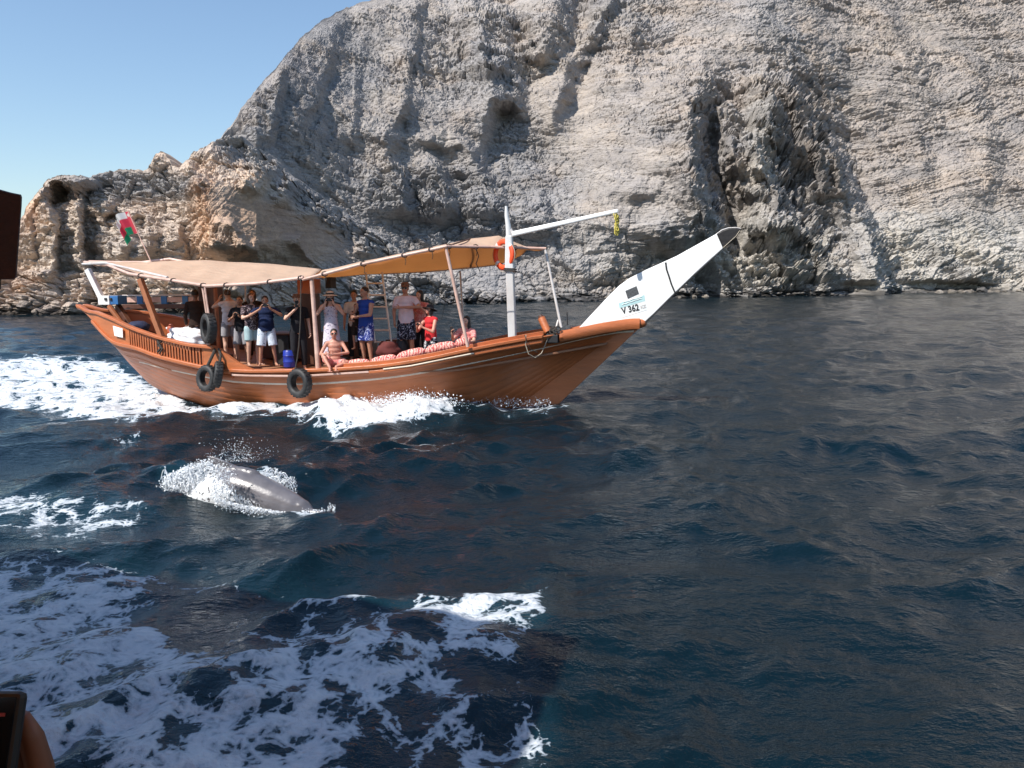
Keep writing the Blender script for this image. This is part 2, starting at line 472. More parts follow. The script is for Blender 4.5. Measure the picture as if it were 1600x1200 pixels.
def build_headland():
    pxs = np.concatenate([np.linspace(-500, -20, 50)[:-1], np.linspace(-20, 800, 620), np.linspace(800, 960, 40)[1:]])
    nc = len(pxs); nr = 230
    skyl = [(-500, 440), (-60, 415), (0, 400), (20, 372), (35, 335), (55, 300), (72, 282), (90, 274), (125, 273), (132, 276), (150, 268), (200, 264), (225, 264), (236, 256), (243, 240), (250, 235), (258, 240), (268, 258), (280, 262),
            (300, 240), (325, 225), (345, 213), (375, 210), (388, 226), (405, 232), (428, 246), (450, 270), (480, 290), (520, 318), (560, 345), (600, 372), (650, 410), (700, 440), (760, 455), (850, 464), (960, 466)]
    sk = interp(pxs, skyl) + fbm(pxs / 9.0, pxs * 0, pxs * 0, 4, 14) * 3.0
    shore_y = interp(pxs, [(-500, 500), (0, 490), (400, 484), (550, 478), (700, 474), (850, 471), (960, 469)])
    sk = np.minimum(sk, shore_y - 2)
    t = np.linspace(0, 1, nr)[:, None]
    PY = shore_y + 3 + (sk - shore_y - 3) * t
    PX = np.broadcast_to(pxs[None, :], PY.shape)
    d = rays(PX, PY); ds = rays(pxs, shore_y)
    Ysh = -CAM_H / ds[:, 2] - 5.0
    k = d[..., 2]
    tanp = np.broadcast_to(interp(pxs, [(-500, 1.5), (100, 2.2), (300, 2.2), (420, 1.4), (560, 1.1), (800, 0.9)]), k.shape)
    Y = (Ysh * tanp + CAM_H) / (tanp - k)
    # flatter rubble apron at the foot
    apron = sstep(415, 440, PY)
    Y = Y - 4.0 * apron
    nz = fbm(PX / 30.0, PY / 30.0, PX * 0 + 2.2, 4, 131) * 7
    PXn = PX + nz; PYn = PY + fbm(PX / 40.0, PY / 40.0, PX * 0 + 9.7, 3, 191) * 8
    F = 0
    def rg(*a, **kw):
        nonlocal F
        F = F + ridge(PXn, PYn, *a, **kw)
    rg([(72, 300), (78, 340), (80, 390), (74, 432)], 3.6, 30, 14, ft=14, fb=10)
    rg([(40, 330), (46, 360), (44, 400)], 1.6, 18, 12, ft=8, fb=10)
    rg([(120, 285), (123, 330), (122, 380), (128, 425)], 3.2, 13, 12, ft=14, fb=8)
    rg([(165, 310), (155, 345), (148, 380)], 1.8, 16, 18, ft=8, fb=10)
    rg([(206, 330), (196, 365), (188, 400)], 2.2, 22, 22, ft=10, fb=12)
    rg([(232, 335), (222, 370), (212, 412)], 2.6, 24, 30, ft=10, fb=8)
    rg([(276, 350), (282, 380), (284, 412)], 1.5, 20, 12, ft=10, fb=8)
    rg([(308, 268), (312, 300), (325, 340), (330, 372), (345, 400)], 8.5, 24, 210, ft=22, fb=26)
    rg([(355, 345), (372, 362), (388, 392)], 3.0, 22, 14, ft=8, fb=8)
    rg([(465, 370), (472, 388), (482, 408)], 3.6, 16, 12, ft=6, fb=6)
    # overhanging cap and the dark recess below it at the left end
    F = F + 3.0 * (1 - sstep(8, 24, PYn - interp(PX, skyl))) * blob(PX, PY, 100, 280, 45, 60, 4)
    F = F - 4.5 * blob(PXn, PYn, 98, 303, 26, 17, 3)
    F = F - 2.2 * blob(PXn, PYn, 205, 345, 50, 9, 3) - 2.0 * blob(PXn, PYn, 140, 372, 16, 34, 3)
    for cx, cy, rx, ry, a in ((250, 372, 30, 34, 2.2), (182, 392, 22, 20, 1.8), (395, 275, 24, 20, 3.5), (445, 305, 22, 20, 3.0), (345, 250, 26, 18, 2.5), (490, 330, 22, 16, 2.6), (425, 260, 16, 14, 2.5), (530, 352, 22, 14, 2.5), (575, 385, 22, 12, 2.2)):
        F = F + a * blob(PXn, PYn, cx, cy, rx, ry, 3)
    X = d[..., 0] * Y; Z = CAM_H + k * Y
    F = F + 1.0 * fbm(X / 13, Y / 13, Z / 11, 3, 12)
    F = F * np.clip((PY - sk[None, :]) / 10.0, 0.25, 1)
    Y = Y - F * 1.1
    X = d[..., 0] * Y; Z = CAM_H + k * Y
    F = 0
    face = blob(PX, PY, 435, 345, 120, 62, 4) * sstep(0, 26, PY - interp(PX, [(300, 262), (340, 272), (430, 305), (480, 325), (560, 370), (640, 430)])) * sstep(316, 330, PXn)
    face = face * (1 - sstep(0, 14, PY - interp(PX, [(300, 330), (340, 345), (380, 380), (470, 392), (520, 415), (600, 420)])))
    capb = 1 - sstep(24, 50, PY - interp(PX, skyl)) 
    capb = np.clip(capb * sstep(330, 350, PX) + blob(PX, PY, 200, 285, 130, 26, 3) * 0.6, 0, 1)
    crag = np.clip(0.35 + 0.9 * capb + 0.8 * apron - face, 0, 1.3)
    soft = 1 - 0.85 * face
    warp = fbm(X / 15, Y / 15, Z / 15, 3, 5) * 1.6 + fbm(X / 3, Y / 3, Z / 3, 3, 8) * 0.3
    Hs = Z - X * interp(PX, [(-500, 0), (150, -0.04), (300, -0.02), (420, -0.45), (700, -0.3)]) + warp
    F = F + soft * (strata(Hs, X, 2.2, 6, 0.6, 21) + strata(Hs, X + 2, 0.75, 2.4, 0.32, 22) + strata(Hs, X, 0.33, 1.1, 0.16, 23))
    F = F + face * (strata(Z + X * 0.45 + warp, X, 1.3, 9, 0.28, 27))
    f1, f2, rid, tl = worley(X / 2.8 + warp * 0.1, Y / 4.0, Z / 2.2, 6)
    F = F + crag * (1.9 * (rid - 0.5) + 1.5 * tl - 0.9 * (1 - sstep(0, 0.16, f2 - f1)))
    f1, f2, rid, tl = worley(X / 1.0 + warp * 0.2, Y / 1.4, Z / 0.75, 9)
    F = F + (0.1 + crag * 0.8) * soft * (0.6 * (rid - 0.5) + 0.6 * tl - 0.35 * (1 - sstep(0, 0.18, f2 - f1)))
    F = F + 0.3 * fbm(X / 0.9, Y / 0.9, Z / 0.6, 3, 71) * soft + 0.05 * fbm(X / 0.7, Y / 0.9, Z / 0.4, 2, 72)
    F = F * np.clip((PY - sk[None, :]) / 10.0, 0.3, 1)
    X2 = X; Yd = Y - 0.93 * F; Z2 = Z + 0.3 * F * sstep(0, 3, Z)
    Z2[0, :] = -1.5
    base = np.array([0.60, 0.49, 0.40]); grey = np.array([0.33, 0.325, 0.325]); brown = np.array([0.50, 0.35, 0.25]); orange = np.array([0.58, 0.36, 0.22]); pale = np.array([0.58, 0.52, 0.45])
    g = np.zeros(PY.shape + (3,), np.float32); g[:] = base
    def mixin(c, w):
        nonlocal g
        g = g + (c - g) * np.clip(w, 0, 1)[..., None]
    mixin(pale, sstep(0, 0.6, fbm(X / 9, Y / 9, Z / 6, 3, 301)) * 0.6 + 0.5 * blob(PX, PY, 130, 400, 110, 40, 3))
    mixin(grey, np.clip(capb * 0.9 + 0.5 * blob(PX, PY, 210, 290, 100, 22, 3) + 0.3 * sstep(-.1, .5, fbm(X / 12, Y / 12, Z / 8, 3, 320)) + 0.8 * sstep(480, 560, PX), 0, 0.95))
    mixin(orange, 0.75 * blob(PXn, PYn, 318, 330, 22, 60, 3) + 0.6 * blob(PXn, PYn, 45, 330, 18, 35) + 0.45 * blob(PXn, PYn, 410, 385, 50, 24) + 0.4 * blob(PXn, PYn, 30, 440, 40, 18))
    mixin(brown, face * 0.95 + 0.4 * blob(PXn, PYn, 100, 305, 28, 20))
    tb = 1 - sstep(0.3, 1.3, Z2 + fbm(X / 3, Y / 3, Z, 3, 220) * 0.9)
    g = g * (1 - 0.8 * tb)[..., None]
    P = np.stack([X2, Yd, Z2], -1)
    last = P[-1]
    back = [last + np.stack([np.zeros(nc), np.full(nc, q * 8.0), np.full(nc, -q * q * 1.2)], -1) for q in (0.25, 0.7, 1.5, 3, 5)]
    for b in back: b[:, 2] = np.maximum(b[:, 2], -2)
    P = np.concatenate([P, np.array(back)], 0)
    g = np.concatenate([g, np.repeat(g[-1:], len(back), 0)], 0)
    ca = np.concatenate([g, np.ones(g.shape[:2] + (1,))], -1)
    o = mesh_np('headland', P.reshape(-1, 3), grid_faces(P.shape[0], nc), M_ROCK, smooth=False, attrs={'rock': ('FLOAT_COLOR', ca.reshape(-1, 4))})
    tag(o, 'low rocky headland with pale fluted cliffs, grey cap and brown sloping slab', kind='structure')
    return o, Ysh

MOUNT, MSH = build_mountain()
HEADL, HSH = build_headland()

def boulders():
    protos = []
    for q in range(7):
        bm = bmesh.new(); bmesh.ops.create_icosphere(bm, subdivisions=3, radius=1)
        for v in bm.verts:
            p = v.co.copy()
            k = 1 + 0.35 * mnoise.noise(p * 1.3 + Vector((q * 7.1, 0, 0))) + 0.12 * mnoise.noise(p * 4 + Vector((0, q * 3.3, 0)))
            v.co = p * k
            for ax in ((0.5, 0.3, 0.8), (-0.7, 0.6, 0.2), (0.1, -0.9, 0.3), (0.8, -0.4, -0.1), (-0.4, -0.5, 0.75)):     # broken flat faces
                nrm = (Vector(ax) + Vector((sin(q * 2.1), cos(q * 1.7), 0.2)) * 0.3).normalized(); dd = v.co.dot(nrm) - (0.62 + 0.05 * (q % 3))
                if dd > 0: v.co -= nrm * dd * 0.9
        me = bpy.data.meshes.new('boulder'); bm.to_mesh(me); bm.free()
        a = me.attributes.new('rock', 'FLOAT_COLOR', 'POINT')
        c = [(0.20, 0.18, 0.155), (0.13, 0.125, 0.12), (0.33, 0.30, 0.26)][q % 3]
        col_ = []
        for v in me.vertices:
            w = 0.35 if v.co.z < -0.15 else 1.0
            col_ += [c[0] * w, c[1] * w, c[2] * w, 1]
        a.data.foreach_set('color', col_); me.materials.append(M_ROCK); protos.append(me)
    rs = random.Random(5)
    n = 0
    for px in [rs.uniform(2, 1598) for _ in range(150)]:
        sy = float(interp(px, [(0, 489), (400, 484), (550, 476), (700, 472), (950, 468), (1180, 463), (1330, 459), (1600, 455.5)]))
        head = px < 640
        d_ = rays(px, sy); Y = -CAM_H / d_[2] - (6.0 if head else 1.0) + rs.uniform(-1.2, 0.8)
        big = rs.random() < 0.12
        s_ = rs.uniform(0.35, 0.9) * (2.2 if big else 1.0) * (0.8 if head else 1.15)
        o = bpy.data.objects.new('boulder', protos[rs.randrange(7)])
        link(o, HEADL if head else MOUNT)
        o.location = (d_[0] * Y, Y, s_ * rs.uniform(-0.15, 0.25)); o.rotation_euler = (rs.uniform(-.4, .4), rs.uniform(-.4, .4), rs.uniform(0, 6.3))
        o.scale = (s_ * rs.uniform(0.8, 1.5), s_, s_ * rs.uniform(0.6, 0.95))
boulders()
# ================================================================== SEA
def seg_dist(px, py, pts):
    best = np.full(px.shape, 1e9)
    for (x0, y0), (x1, y1) in zip(pts[:-1], pts[1:]):
        dx, dy = x1 - x0, y1 - y0
        t = np.clip(((px - x0) * dx + (py - y0) * dy) / (dx * dx + dy * dy), 0, 1)
        best = np.minimum(best, np.hypot(px - x0 - t * dx, py - y0 - t * dy))
    return best

def inside_poly(px, py, pts):
    c = np.zeros(px.shape, bool)
    n = len(pts)
    for i in range(n):
        x0, y0 = pts[i]; x1, y1 = pts[(i + 1) % n]
        if y0 == y1: continue
        t = (py - y0) / (y1 - y0)
        c ^= ((py < y0) != (py < y1)) & (px < x0 + t * (x1 - x0))
    return c

def soft_poly(px, py, pts, soft):
    d = seg_dist(px, py, pts + [pts[0]])
    s = np.where(inside_poly(px, py, pts), d, -d)
    return sstep(-soft, soft, s)

def build_sea():
    front = np.linspace(-41, 41, 640)
    rest = np.linspace(41, 319, 62)[1:-1]
    ang = np.radians(np.concatenate([front, rest]))
    r = np.concatenate([np.exp(np.linspace(np.log(1.2), np.log(2.6), 30))[:-1], np.exp(np.linspace(np.log(2.6), np.log(240), 760)), np.exp(np.linspace(np.log(240), np.log(5000), 30))[1:]])
    nr, na = len(r), len(ang)
    RR, AA = np.meshgrid(r, ang, indexing='ij')
    x = RR * np.sin(AA); y = RR * np.cos(AA)
    sp = RR * 0.0065
    rs = np.random.RandomState(11)
    X0, Y0 = x.copy(), y.copy()
    hx = np.zeros_like(x); hy = np.zeros_like(x); hz = np.zeros_like(x)
    mod1 = 0.75 + 0.6 * fbm(X0 / 5.0, Y0 / 5.0, 0 * X0, 3, 900)
    mod2 = 0.8 + 0.8 * fbm(X0 / 2.0, Y0 / 2.0, 0 * X0 + 5, 3, 910)
    wx = fbm(X0 / 3.0, Y0 / 3.0, 0 * X0 + 3, 2, 920) * 0.35; wy = fbm(X0 / 3.0, Y0 / 3.0, 0 * X0 + 8, 2, 930) * 0.35
    nw = 96
    for i in range(nw):
        f = i / (nw - 1)
        lam = 7.5 * (0.13 / 7.5) ** f * rs.uniform(0.85, 1.15)
        th = R(-62) + rs.normal(0, 0.45 + 0.5 * f)        # direction the ripples travel
        k = 2 * pi / lam
        slope = 0.030 if lam > 1.6 else (0.078 if lam > 0.35 else 0.062)
        if lam > 4: slope *= 0.75
        a = slope / k
        fade = np.clip(lam / (3.2 * sp) - 0.55, 0, 1)
        if lam < 3: fade = fade * (mod1 if lam > 1.0 else mod1 * mod2)
        ph = k * ((X0 + wx) * np.cos(th) + (Y0 + wy) * np.sin(th)) + rs.uniform(0, 6.28)
        c, s = np.cos(ph), np.sin(ph)
        hz += a * fade * c
        q_ = 0.6 * a * fade; hx -= q_ * np.cos(th) * s; hy -= q_ * np.sin(th) * s
    px, py = project(X0, Y0, 0 * X0)
    px = np.nan_to_num(px, nan=-9999); py = np.nan_to_num(py, nan=9999)
    front_m = (Y0 > 0.5)
    # ---- foam density painted by where the wakes lie on the water
    wob = fbm(X0 / 1.6, Y0 / 1.6, 0 * X0 + 1, 4, 700)
    wob2 = fbm(X0 / 0.5, Y0 / 0.5, 0 * X0 + 1, 3, 710)
    pxn = px + wob * 26 * np.clip(9 / RR, 0.25, 3); pyn = py + wob2 * 9 * np.clip(9 / RR, 0.3, 3)
    D = np.zeros_like(X0)
    def add(v):
        nonlocal D
        D = np.maximum(D, v)
    add(0.98 * soft_poly(pxn, pyn, [(-60, 562), (60, 556), (160, 560), (215, 585), (290, 622), (360, 640), (700, 630), (712, 652), (640, 664), (520, 668), (440, 656), (300, 655), (180, 668), (90, 650), (-60, 625)], 12))
    add(1.35 * soft_poly(px + wob2 * 10, py + wob2 * 5, [(495, 640), (560, 632), (640, 622), (700, 626), (708, 650), (660, 660), (560, 669), (510, 668)], 7))
    add(1.15 * soft_poly(px, py + wob2 * 4, [(230, 618), (340, 640), (500, 636), (720, 628), (700, 645), (500, 652), (360, 654), (240, 640)], 6))
    add(1.05 * soft_poly(px, py + wob2 * 5, [(-60, 568), (60, 562), (180, 575), (240, 612), (180, 620), (60, 600), (-60, 600)], 14))
    add(0.72 * soft_poly(pxn, pyn, [(700, 622), (800, 626), (870, 632), (900, 640), (860, 648), (760, 645), (700, 640)], 6))
    add(0.66 * soft_poly(pxn, pyn, [(-60, 790), (40, 775), (120, 788), (200, 782), (232, 800), (190, 828), (120, 850), (40, 832), (-60, 845)], 16))
    add(0.40 * soft_poly(pxn, pyn, [(150, 690), (225, 670), (250, 680), (180, 705)], 8))
    add(0.86 * soft_poly(pxn, pyn, [(-100, 880), (80, 868), (220, 872), (250, 900), (240, 960), (300, 1010), (430, 985), (600, 978), (690, 950), (760, 925), (850, 915), (866, 950), (832, 1000), (836, 1060), (740, 1100), (600, 1130), (560, 1260), (-100, 1260)], 26))
    add(0.60 * soft_poly(pxn, pyn, [(220, 880), (400, 900), (620, 940), (800, 930), (820, 1000), (500, 1010), (260, 990)], 30))
    add(0.56 * soft_poly(pxn, pyn, [(560, 1080), (740, 1070), (860, 1060), (880, 1150), (860, 1270), (560, 1270)], 40))
    add(0.62 * soft_poly(pxn, pyn, [(250, 745), (330, 740), (420, 750), (520, 795), (520, 808), (440, 812), (370, 800), (330, 772), (262, 762)], 8))
    D = D - 0.42 * blob(pxn, pyn, 330, 945, 120, 34, 3) - 0.25 * blob(pxn, pyn, 520, 1010, 190, 18, 3) - 0.3 * blob(pxn, pyn, 115, 1000, 35, 22, 3) - 0.25 * blob(pxn, pyn, 740, 1060, 60, 30)
    D = np.clip(D, 0, 1.4) * front_m
    # ---- shaped water: wake crests and the bow wave against the hull
    def crest(pts, w, h):
        return h * np.exp(-(seg_dist(px, py, pts) / w) ** 2)
    hz += front_m * crest([(560, 1010), (700, 962), (860, 922)], 20, 0.07)
    hz += front_m * crest([(500, 652), (600, 650), (700, 642), (760, 640)], 13, 0.20) * (1 + 0.5 * wob)
    hz += front_m * crest([(860, 640), (980, 700), (1180, 800)], 20, 0.05) + front_m * crest([(560, 690), (700, 700), (860, 720)], 16, -0.05)
    hz += front_m * crest([(300, 785), (400, 800), (520, 812)], 22, 0.05)
    hz += front_m * crest([(1050, 790), (1200, 830), (1350, 900)], 24, 0.05)
    hz += np.clip(D, 0, 1.1) * (0.025 * (wob2 + 0.3) + 0.02)
    hz += np.clip(D - 0.95, 0, 0.4) * 0.28 * (0.6 + wob2)
    P = np.stack([X0 + hx, Y0 + hy, hz], -1)
    o = mesh_np('sea', P.reshape(-1, 3), grid_faces(nr, na, wrap=True)[:, ::-1], sea_material(), attrs={'foam': ('FLOAT', D.ravel())})
    tag(o, 'choppy deep blue sea with white boat wakes', kind='structure')
    return P, r, ang

def sea_material():
    m, nt, N, L, P = new_mat('sea_water')
    tc = N.new('ShaderNodeTexCoord').outputs['Object']
    att = N.new('ShaderNodeAttribute'); att.attribute_name = 'foam'; dens = att.outputs['Fac']
    # distorted cell walls make the lace of the foam
    nv = N.new('ShaderNodeTexNoise'); nv.inputs['Scale'].default_value = 1.7; nv.inputs['Detail'].default_value = 5; L.new(tc, nv.inputs['Vector'])
    vm = N.new('ShaderNodeVectorMath'); vm.operation = 'MULTIPLY_ADD'
    L.new(nv.outputs['Color'], vm.inputs[0]); vm.inputs[1].default_value = (0.55, 0.55, 0); L.new(tc, vm.inputs[2])
    def cells(scale, stretch=(1, 1, 0)):
        mp = N.new('ShaderNodeMapping'); mp.inputs['Scale'].default_value = stretch; L.new(vm.outputs[0], mp.inputs['Vector'])
        v = N.new('ShaderNodeTexVoronoi'); v.feature = 'DISTANCE_TO_EDGE'; v.inputs['Scale'].default_value = scale
        v.voronoi_dimensions = '2D'; L.new(mp.outputs[0], v.inputs['Vector']); return v.outputs['Distance']
    c1 = cells(1.9); c2 = cells(5.5); c3 = cells(14)
    nfine = noise_node(N, L, tc, 13.0, 7, 0.75)
    nbig = noise_node(N, L, tc, 1.3, 4, 0.6)
    s = math_node(N, L, 'MULTIPLY', c1, 1.7)
    s = math_node(N, L, 'ADD', s, math_node(N, L, 'MULTIPLY', c2, 0.9))
    s = math_node(N, L, 'ADD', s, math_node(N, L, 'MULTIPLY', c3, 0.75))
    s = math_node(N, L, 'ADD', s, math_node(N, L, 'MULTIPLY', math_node(N, L, 'SUBTRACT', nfine, 0.5), 1.15))
    s = math_node(N, L, 'ADD', s, math_node(N, L, 'MULTIPLY', math_node(N, L, 'SUBTRACT', nbig, 0.5), 1.3))
    lev = math_node(N, L, 'SUBTRACT', math_node(N, L, 'MULTIPLY', dens, 1.45), math_node(N, L, 'ADD', s, 0.46))
    fr = ramp(N, [(0.0, 0.0), (0.04, 0.38), (0.13, 0.74), (0.36, 0.97)]); L.new(lev, fr.inputs[0])
    mask = math_node(N, L, 'MULTIPLY', fr.outputs[0], math_node(N, L, 'GREATER_THAN', dens, 0.02))
    # water body: darker deep, milky teal where bubbles hang under the surface
    mx = N.new('ShaderNodeMix'); mx.data_type = 'RGBA'
    L.new(math_node(N, L, 'MULTIPLY', math_node(N, L, 'MULTIPLY', dens, nbig), 0.9, True), mx.inputs[0])
    mx.inputs[6].default_value = (0.0012, 0.0086, 0.0136, 1); mx.inputs[7].default_value = (0.011, 0.048, 0.070, 1)
    L.new(mx.outputs[2], P.inputs['Base Color'])
    P.inputs['Roughness'].default_value = 0.05
    P.inputs['IOR'].default_value = 1.333
    n1 = noise_node(N, L, tc, 3.2, 5, 0.62, (1.0, 1.5, 0)); n2 = noise_node(N, L, tc, 11, 4, 0.6, (1, 1.4, 0)); n3 = noise_node(N, L, tc, 0.9, 3, 0.5, (1, 1.8, 0))
    hh = math_node(N, L, 'ADD', math_node(N, L, 'MULTIPLY', n1, 0.075), math_node(N, L, 'MULTIPLY', n2, 0.022))
    hh = math_node(N, L, 'ADD', hh, math_node(N, L, 'MULTIPLY', n3, 0.12))
    b = N.new('ShaderNodeBump'); b.inputs['Strength'].default_value = 0.75; b.inputs['Distance'].default_value = 1.0
    L.new(hh, b.inputs['Height']); L.new(b.outputs[0], P.inputs['Normal'])
    F = N.new('ShaderNodeBsdfPrincipled')
    fc = ramp(N, [(0.0, (0.40, 0.48, 0.55)), (0.35, (0.56, 0.60, 0.64)), (0.8, (0.68, 0.70, 0.72))]); L.new(lev, fc.inputs[0]); L.new(fc.outputs[0], F.inputs['Base Color']); F.inputs['Roughness'].default_value = 0.75
    b2 = N.new('ShaderNodeBump'); b2.inputs['Strength'].default_value = 0.5; b2.inputs['Distance'].default_value = 0.05
    L.new(lev, b2.inputs['Height']); L.new(b.outputs[0], b2.inputs['Normal']); L.new(b2.outputs[0], F.inputs['Normal'])
    ms = N.new('ShaderNodeMixShader')
    L.new(mask, ms.inputs[0]); L.new(P.outputs[0], ms.inputs[1]); L.new(F.outputs[0], ms.inputs[2])
    L.new(ms.outputs[0], N['Material Output'].inputs['Surface'])
    return m

build_sea()
# ================================================================== MESH BUILDER
class MB:
    def __init__(self):
        self.v = []; self.f = []
    def add(self, vs, fs):
        n = len(self.v)
        self.v += [tuple(p) for p in vs]
        self.f += [tuple(i + n for i in f) for f in fs]
        return self
    def box(self, c, s, M=None, top=1.0):
        """box of full size s about c; top scales the upper face"""
        hx, hy, hz = s[0] / 2, s[1] / 2, s[2] / 2
        vs = []
        for z, k in ((-hz, 1), (hz, top)):
            for x, y in ((-hx, -hy), (hx, -hy), (hx, hy), (-hx, hy)):
                p = Vector((x * k, y * k, z))
                if M is not None: p = M @ p
                vs.append(p + Vector(c))
        return self.add(vs, [(3, 2, 1, 0), (4, 5, 6, 7), (0, 1, 5, 4), (1, 2, 6, 5), (2, 3, 7, 6), (3, 0, 4, 7)])
    def beam(self, a, b, w, h, up=(0, 0, 1), w2=None, h2=None):
        a = Vector(a); b = Vector(b); d = (b - a).normalized()
        x = d.cross(Vector(up))
        if x.length < 1e-4: x = d.cross(Vector((1, 0, 0)))
        x.normalize(); y = x.cross(d)
        w2 = w if w2 is None else w2; h2 = h if h2 is None else h2
        vs = [p + x * sx * ww / 2 + y * sy * hh / 2 for p, ww, hh in ((a, w, h), (b, w2, h2)) for sx, sy in ((-1, -1), (1, -1), (1, 1), (-1, 1))]
        return self.add(vs, [(3, 2, 1, 0), (4, 5, 6, 7), (0, 1, 5, 4), (1, 2, 6, 5), (2, 3, 7, 6), (3, 0, 4, 7)])
    def tube(self, pts, r, n=10, caps=True, flat=1.0, closed=False):
        pts = [Vector(p) for p in pts]; m = len(pts)
        rr = r if isinstance(r, (list, tuple)) else [r] * m
        t0 = (pts[1] - pts[0]).normalized()
        ref = Vector((0, 0, 1)) if abs(t0.z) < 0.9 else Vector((1, 0, 0))
        vs = []
        for i, p in enumerate(pts):
            if closed: d = (pts[(i + 1) % m] - pts[i - 1]).normalized()
            else: d = (pts[min(i + 1, m - 1)] - pts[max(i - 1, 0)]).normalized()
            x = d.cross(ref)
            if x.length < 1e-3: x = d.orthogonal()
            x.normalize(); y = x.cross(d); ref = y
            for k in range(n):
                a = 2 * pi * k / n
                vs.append(p + x * cos(a) * rr[i] + y * sin(a) * rr[i] * flat)
        fs = []
        for i in range(m if closed else m - 1):
            j = (i + 1) % m
            for k in range(n):
                k2 = (k + 1) % n
                fs.append((i * n + k, i * n + k2, j * n + k2, j * n + k))
        if caps and not closed:
            fs.append(tuple(range(n - 1, -1, -1))); fs.append(tuple((m - 1) * n + k for k in range(n)))
        return self.add(vs, fs)
    def ball(self, c, r, M=None, seg=14, rings=9):
        rx, ry, rz = (r, r, r) if isinstance(r, (int, float)) else r
        vs = [];
        for i in range(1, rings):
            th = pi * i / rings
            for k in range(seg):
                a = 2 * pi * k / seg
                vs.append(Vector((rx * sin(th) * cos(a), ry * sin(th) * sin(a), rz * cos(th))))
        vs += [Vector((0, 0, rz)), Vector((0, 0, -rz))]
        if M is not None: vs = [M @ p for p in vs]
        vs = [p + Vector(c) for p in vs]
        fs = []
        for i in range(rings - 2):
            for k in range(seg):
                k2 = (k + 1) % seg
                fs.append((i * seg + k, (i + 1) * seg + k, (i + 1) * seg + k2, i * seg + k2))
        t = len(vs) - 2; b = t + 1
        for k in range(seg):
            k2 = (k + 1) % seg
            fs.append((t, k, k2)); fs.append((b, (rings - 2) * seg + k2, (rings - 2) * seg + k))
        return self.add(vs, fs)
    def cone(self, a, b, ra, rb, n=14, e=None):
        """flat-ended tapered cylinder; e squashes it front to back"""
        a = Vector(a); b = Vector(b); d = (b - a).normalized()
        x = Vector((1, 0, 0)) - d * d.x
        if x.length < 0.1: x = d.orthogonal()
        x.normalize(); y = d.cross(x); e = 1.0 if e is None else e
        vs = [p + x * cos(2 * pi * k / n) * r + y * sin(2 * pi * k / n) * r * e for p, r in ((a, ra), (b, rb)) for k in range(n)]
        fs = [(k, (k + 1) % n, n + (k + 1) % n, n + k) for k in range(n)] + [tuple(range(n - 1, -1, -1)), tuple(range(n, 2 * n))]
        return self.add(vs, fs)
    def capsule(self, a, b, ra, rb, n=12):
        self.cone(a, b, ra, rb, n); self.ball(a, ra, seg=n, rings=8); self.ball(b, rb, seg=n, rings=8)
        return self
    def build(self, name, mat, parent=None, smooth=False, bevel=0.0, angle=40):
        me = bpy.data.meshes.new(name)
        me.from_pydata(self.v, [], self.f); me.update()
        if mat: me.materials.append(mat)
        bm = bmesh.new(); bm.from_mesh(me); bmesh.ops.recalc_face_normals(bm, faces=bm.faces); bm.to_mesh(me); bm.free()
        if smooth:
            me.polygons.foreach_set('use_smooth', [True] * len(me.polygons))
            if angle < 180: me.set_sharp_from_angle(angle=R(angle))
        o = bpy.data.objects.new(name, me)
        link(o, parent)
        if bevel:
            b = o.modifiers.new('bevel', 'BEVEL'); b.width = bevel; b.segments = 2; b.limit_method = 'ANGLE'; b.angle_limit = R(40)
        return o

def copy_obj(o, name=None, parent=None):
    c = o.copy(); COL.objects.link(c)
    if parent is not None: c.parent = parent
    return c

def copy_tree(o, parent=None):
    c = o.copy(); COL.objects.link(c)
    if parent is not None: c.parent = parent
    for ch in [k for k in bpy.data.objects if k.parent == o]:
        copy_tree(ch, c)
    return c

# ================================================================== DHOW
YAW = R(-12.4)
_o = atz(868, 632, 0)
BO = np.array([_o.x, _o.y]); HD = np.array([cos(YAW), sin(YAW)]); SB = np.array([HD[1], -HD[0]])   # heading, starboard (towards the camera)
BOAT_M = Matrix.Translation((BO[0], BO[1], 0)) @ Matrix.Rotation(YAW, 4, 'Z')

def Lc(s, t, z): return Vector((s, -t, z))                      # boat coordinates: s forward, t to starboard
def Wd(s, t, z):
    p = BO + HD * s + SB * t
    return Vector((p[0], p[1], z))

def on_plane(px, py, t=0.0):
    """(s, z) where the view through a pixel meets the vertical lengthwise plane t"""
    r = rays(px, py); o = BO + SB * t
    Y = (o @ SB) / (r[0] * SB[0] + SB[1])
    return float((np.array([Y * r[0], Y]) - BO) @ HD), float(CAM_H + r[2] * Y)

BEAM = [(-12.7, 0.05), (-12.4, 0.14), (-11.9, 0.42), (-11.2, 0.85), (-10.4, 1.22), (-9.5, 1.55), (-8.5, 1.82), (-7.2, 2.0), (-5.8, 2.06), (-4.3, 2.03), (-3.0, 1.92), (-2.0, 1.74), (-1.2, 1.5), (-0.4, 1.15), (0.4, 0.76), (1.1, 0.42), (1.6, 0.2), (1.95, 0.08)]
_bs = np.linspace(-12.7, 1.95, 200)
_bv = interp(_bs, BEAM)
_bv = np.convolve(np.pad(_bv, 6, mode='edge'), np.ones(13) / 13, mode='valid')
def beam_at(s): return float(np.interp(s, _bs, _bv))

def side(px, py, off=0.0, k=1.0):
    t = 1.8
    for _ in range(14):
        s, z = on_plane(px, py, t)
        t = 0.5 * t + 0.5 * (beam_at(s) * k + off)
    return s, z

def side_line(pts, off=0.0, k=1.0):
    q = sorted(side(x, y, off, k) for x, y in pts)
    return q

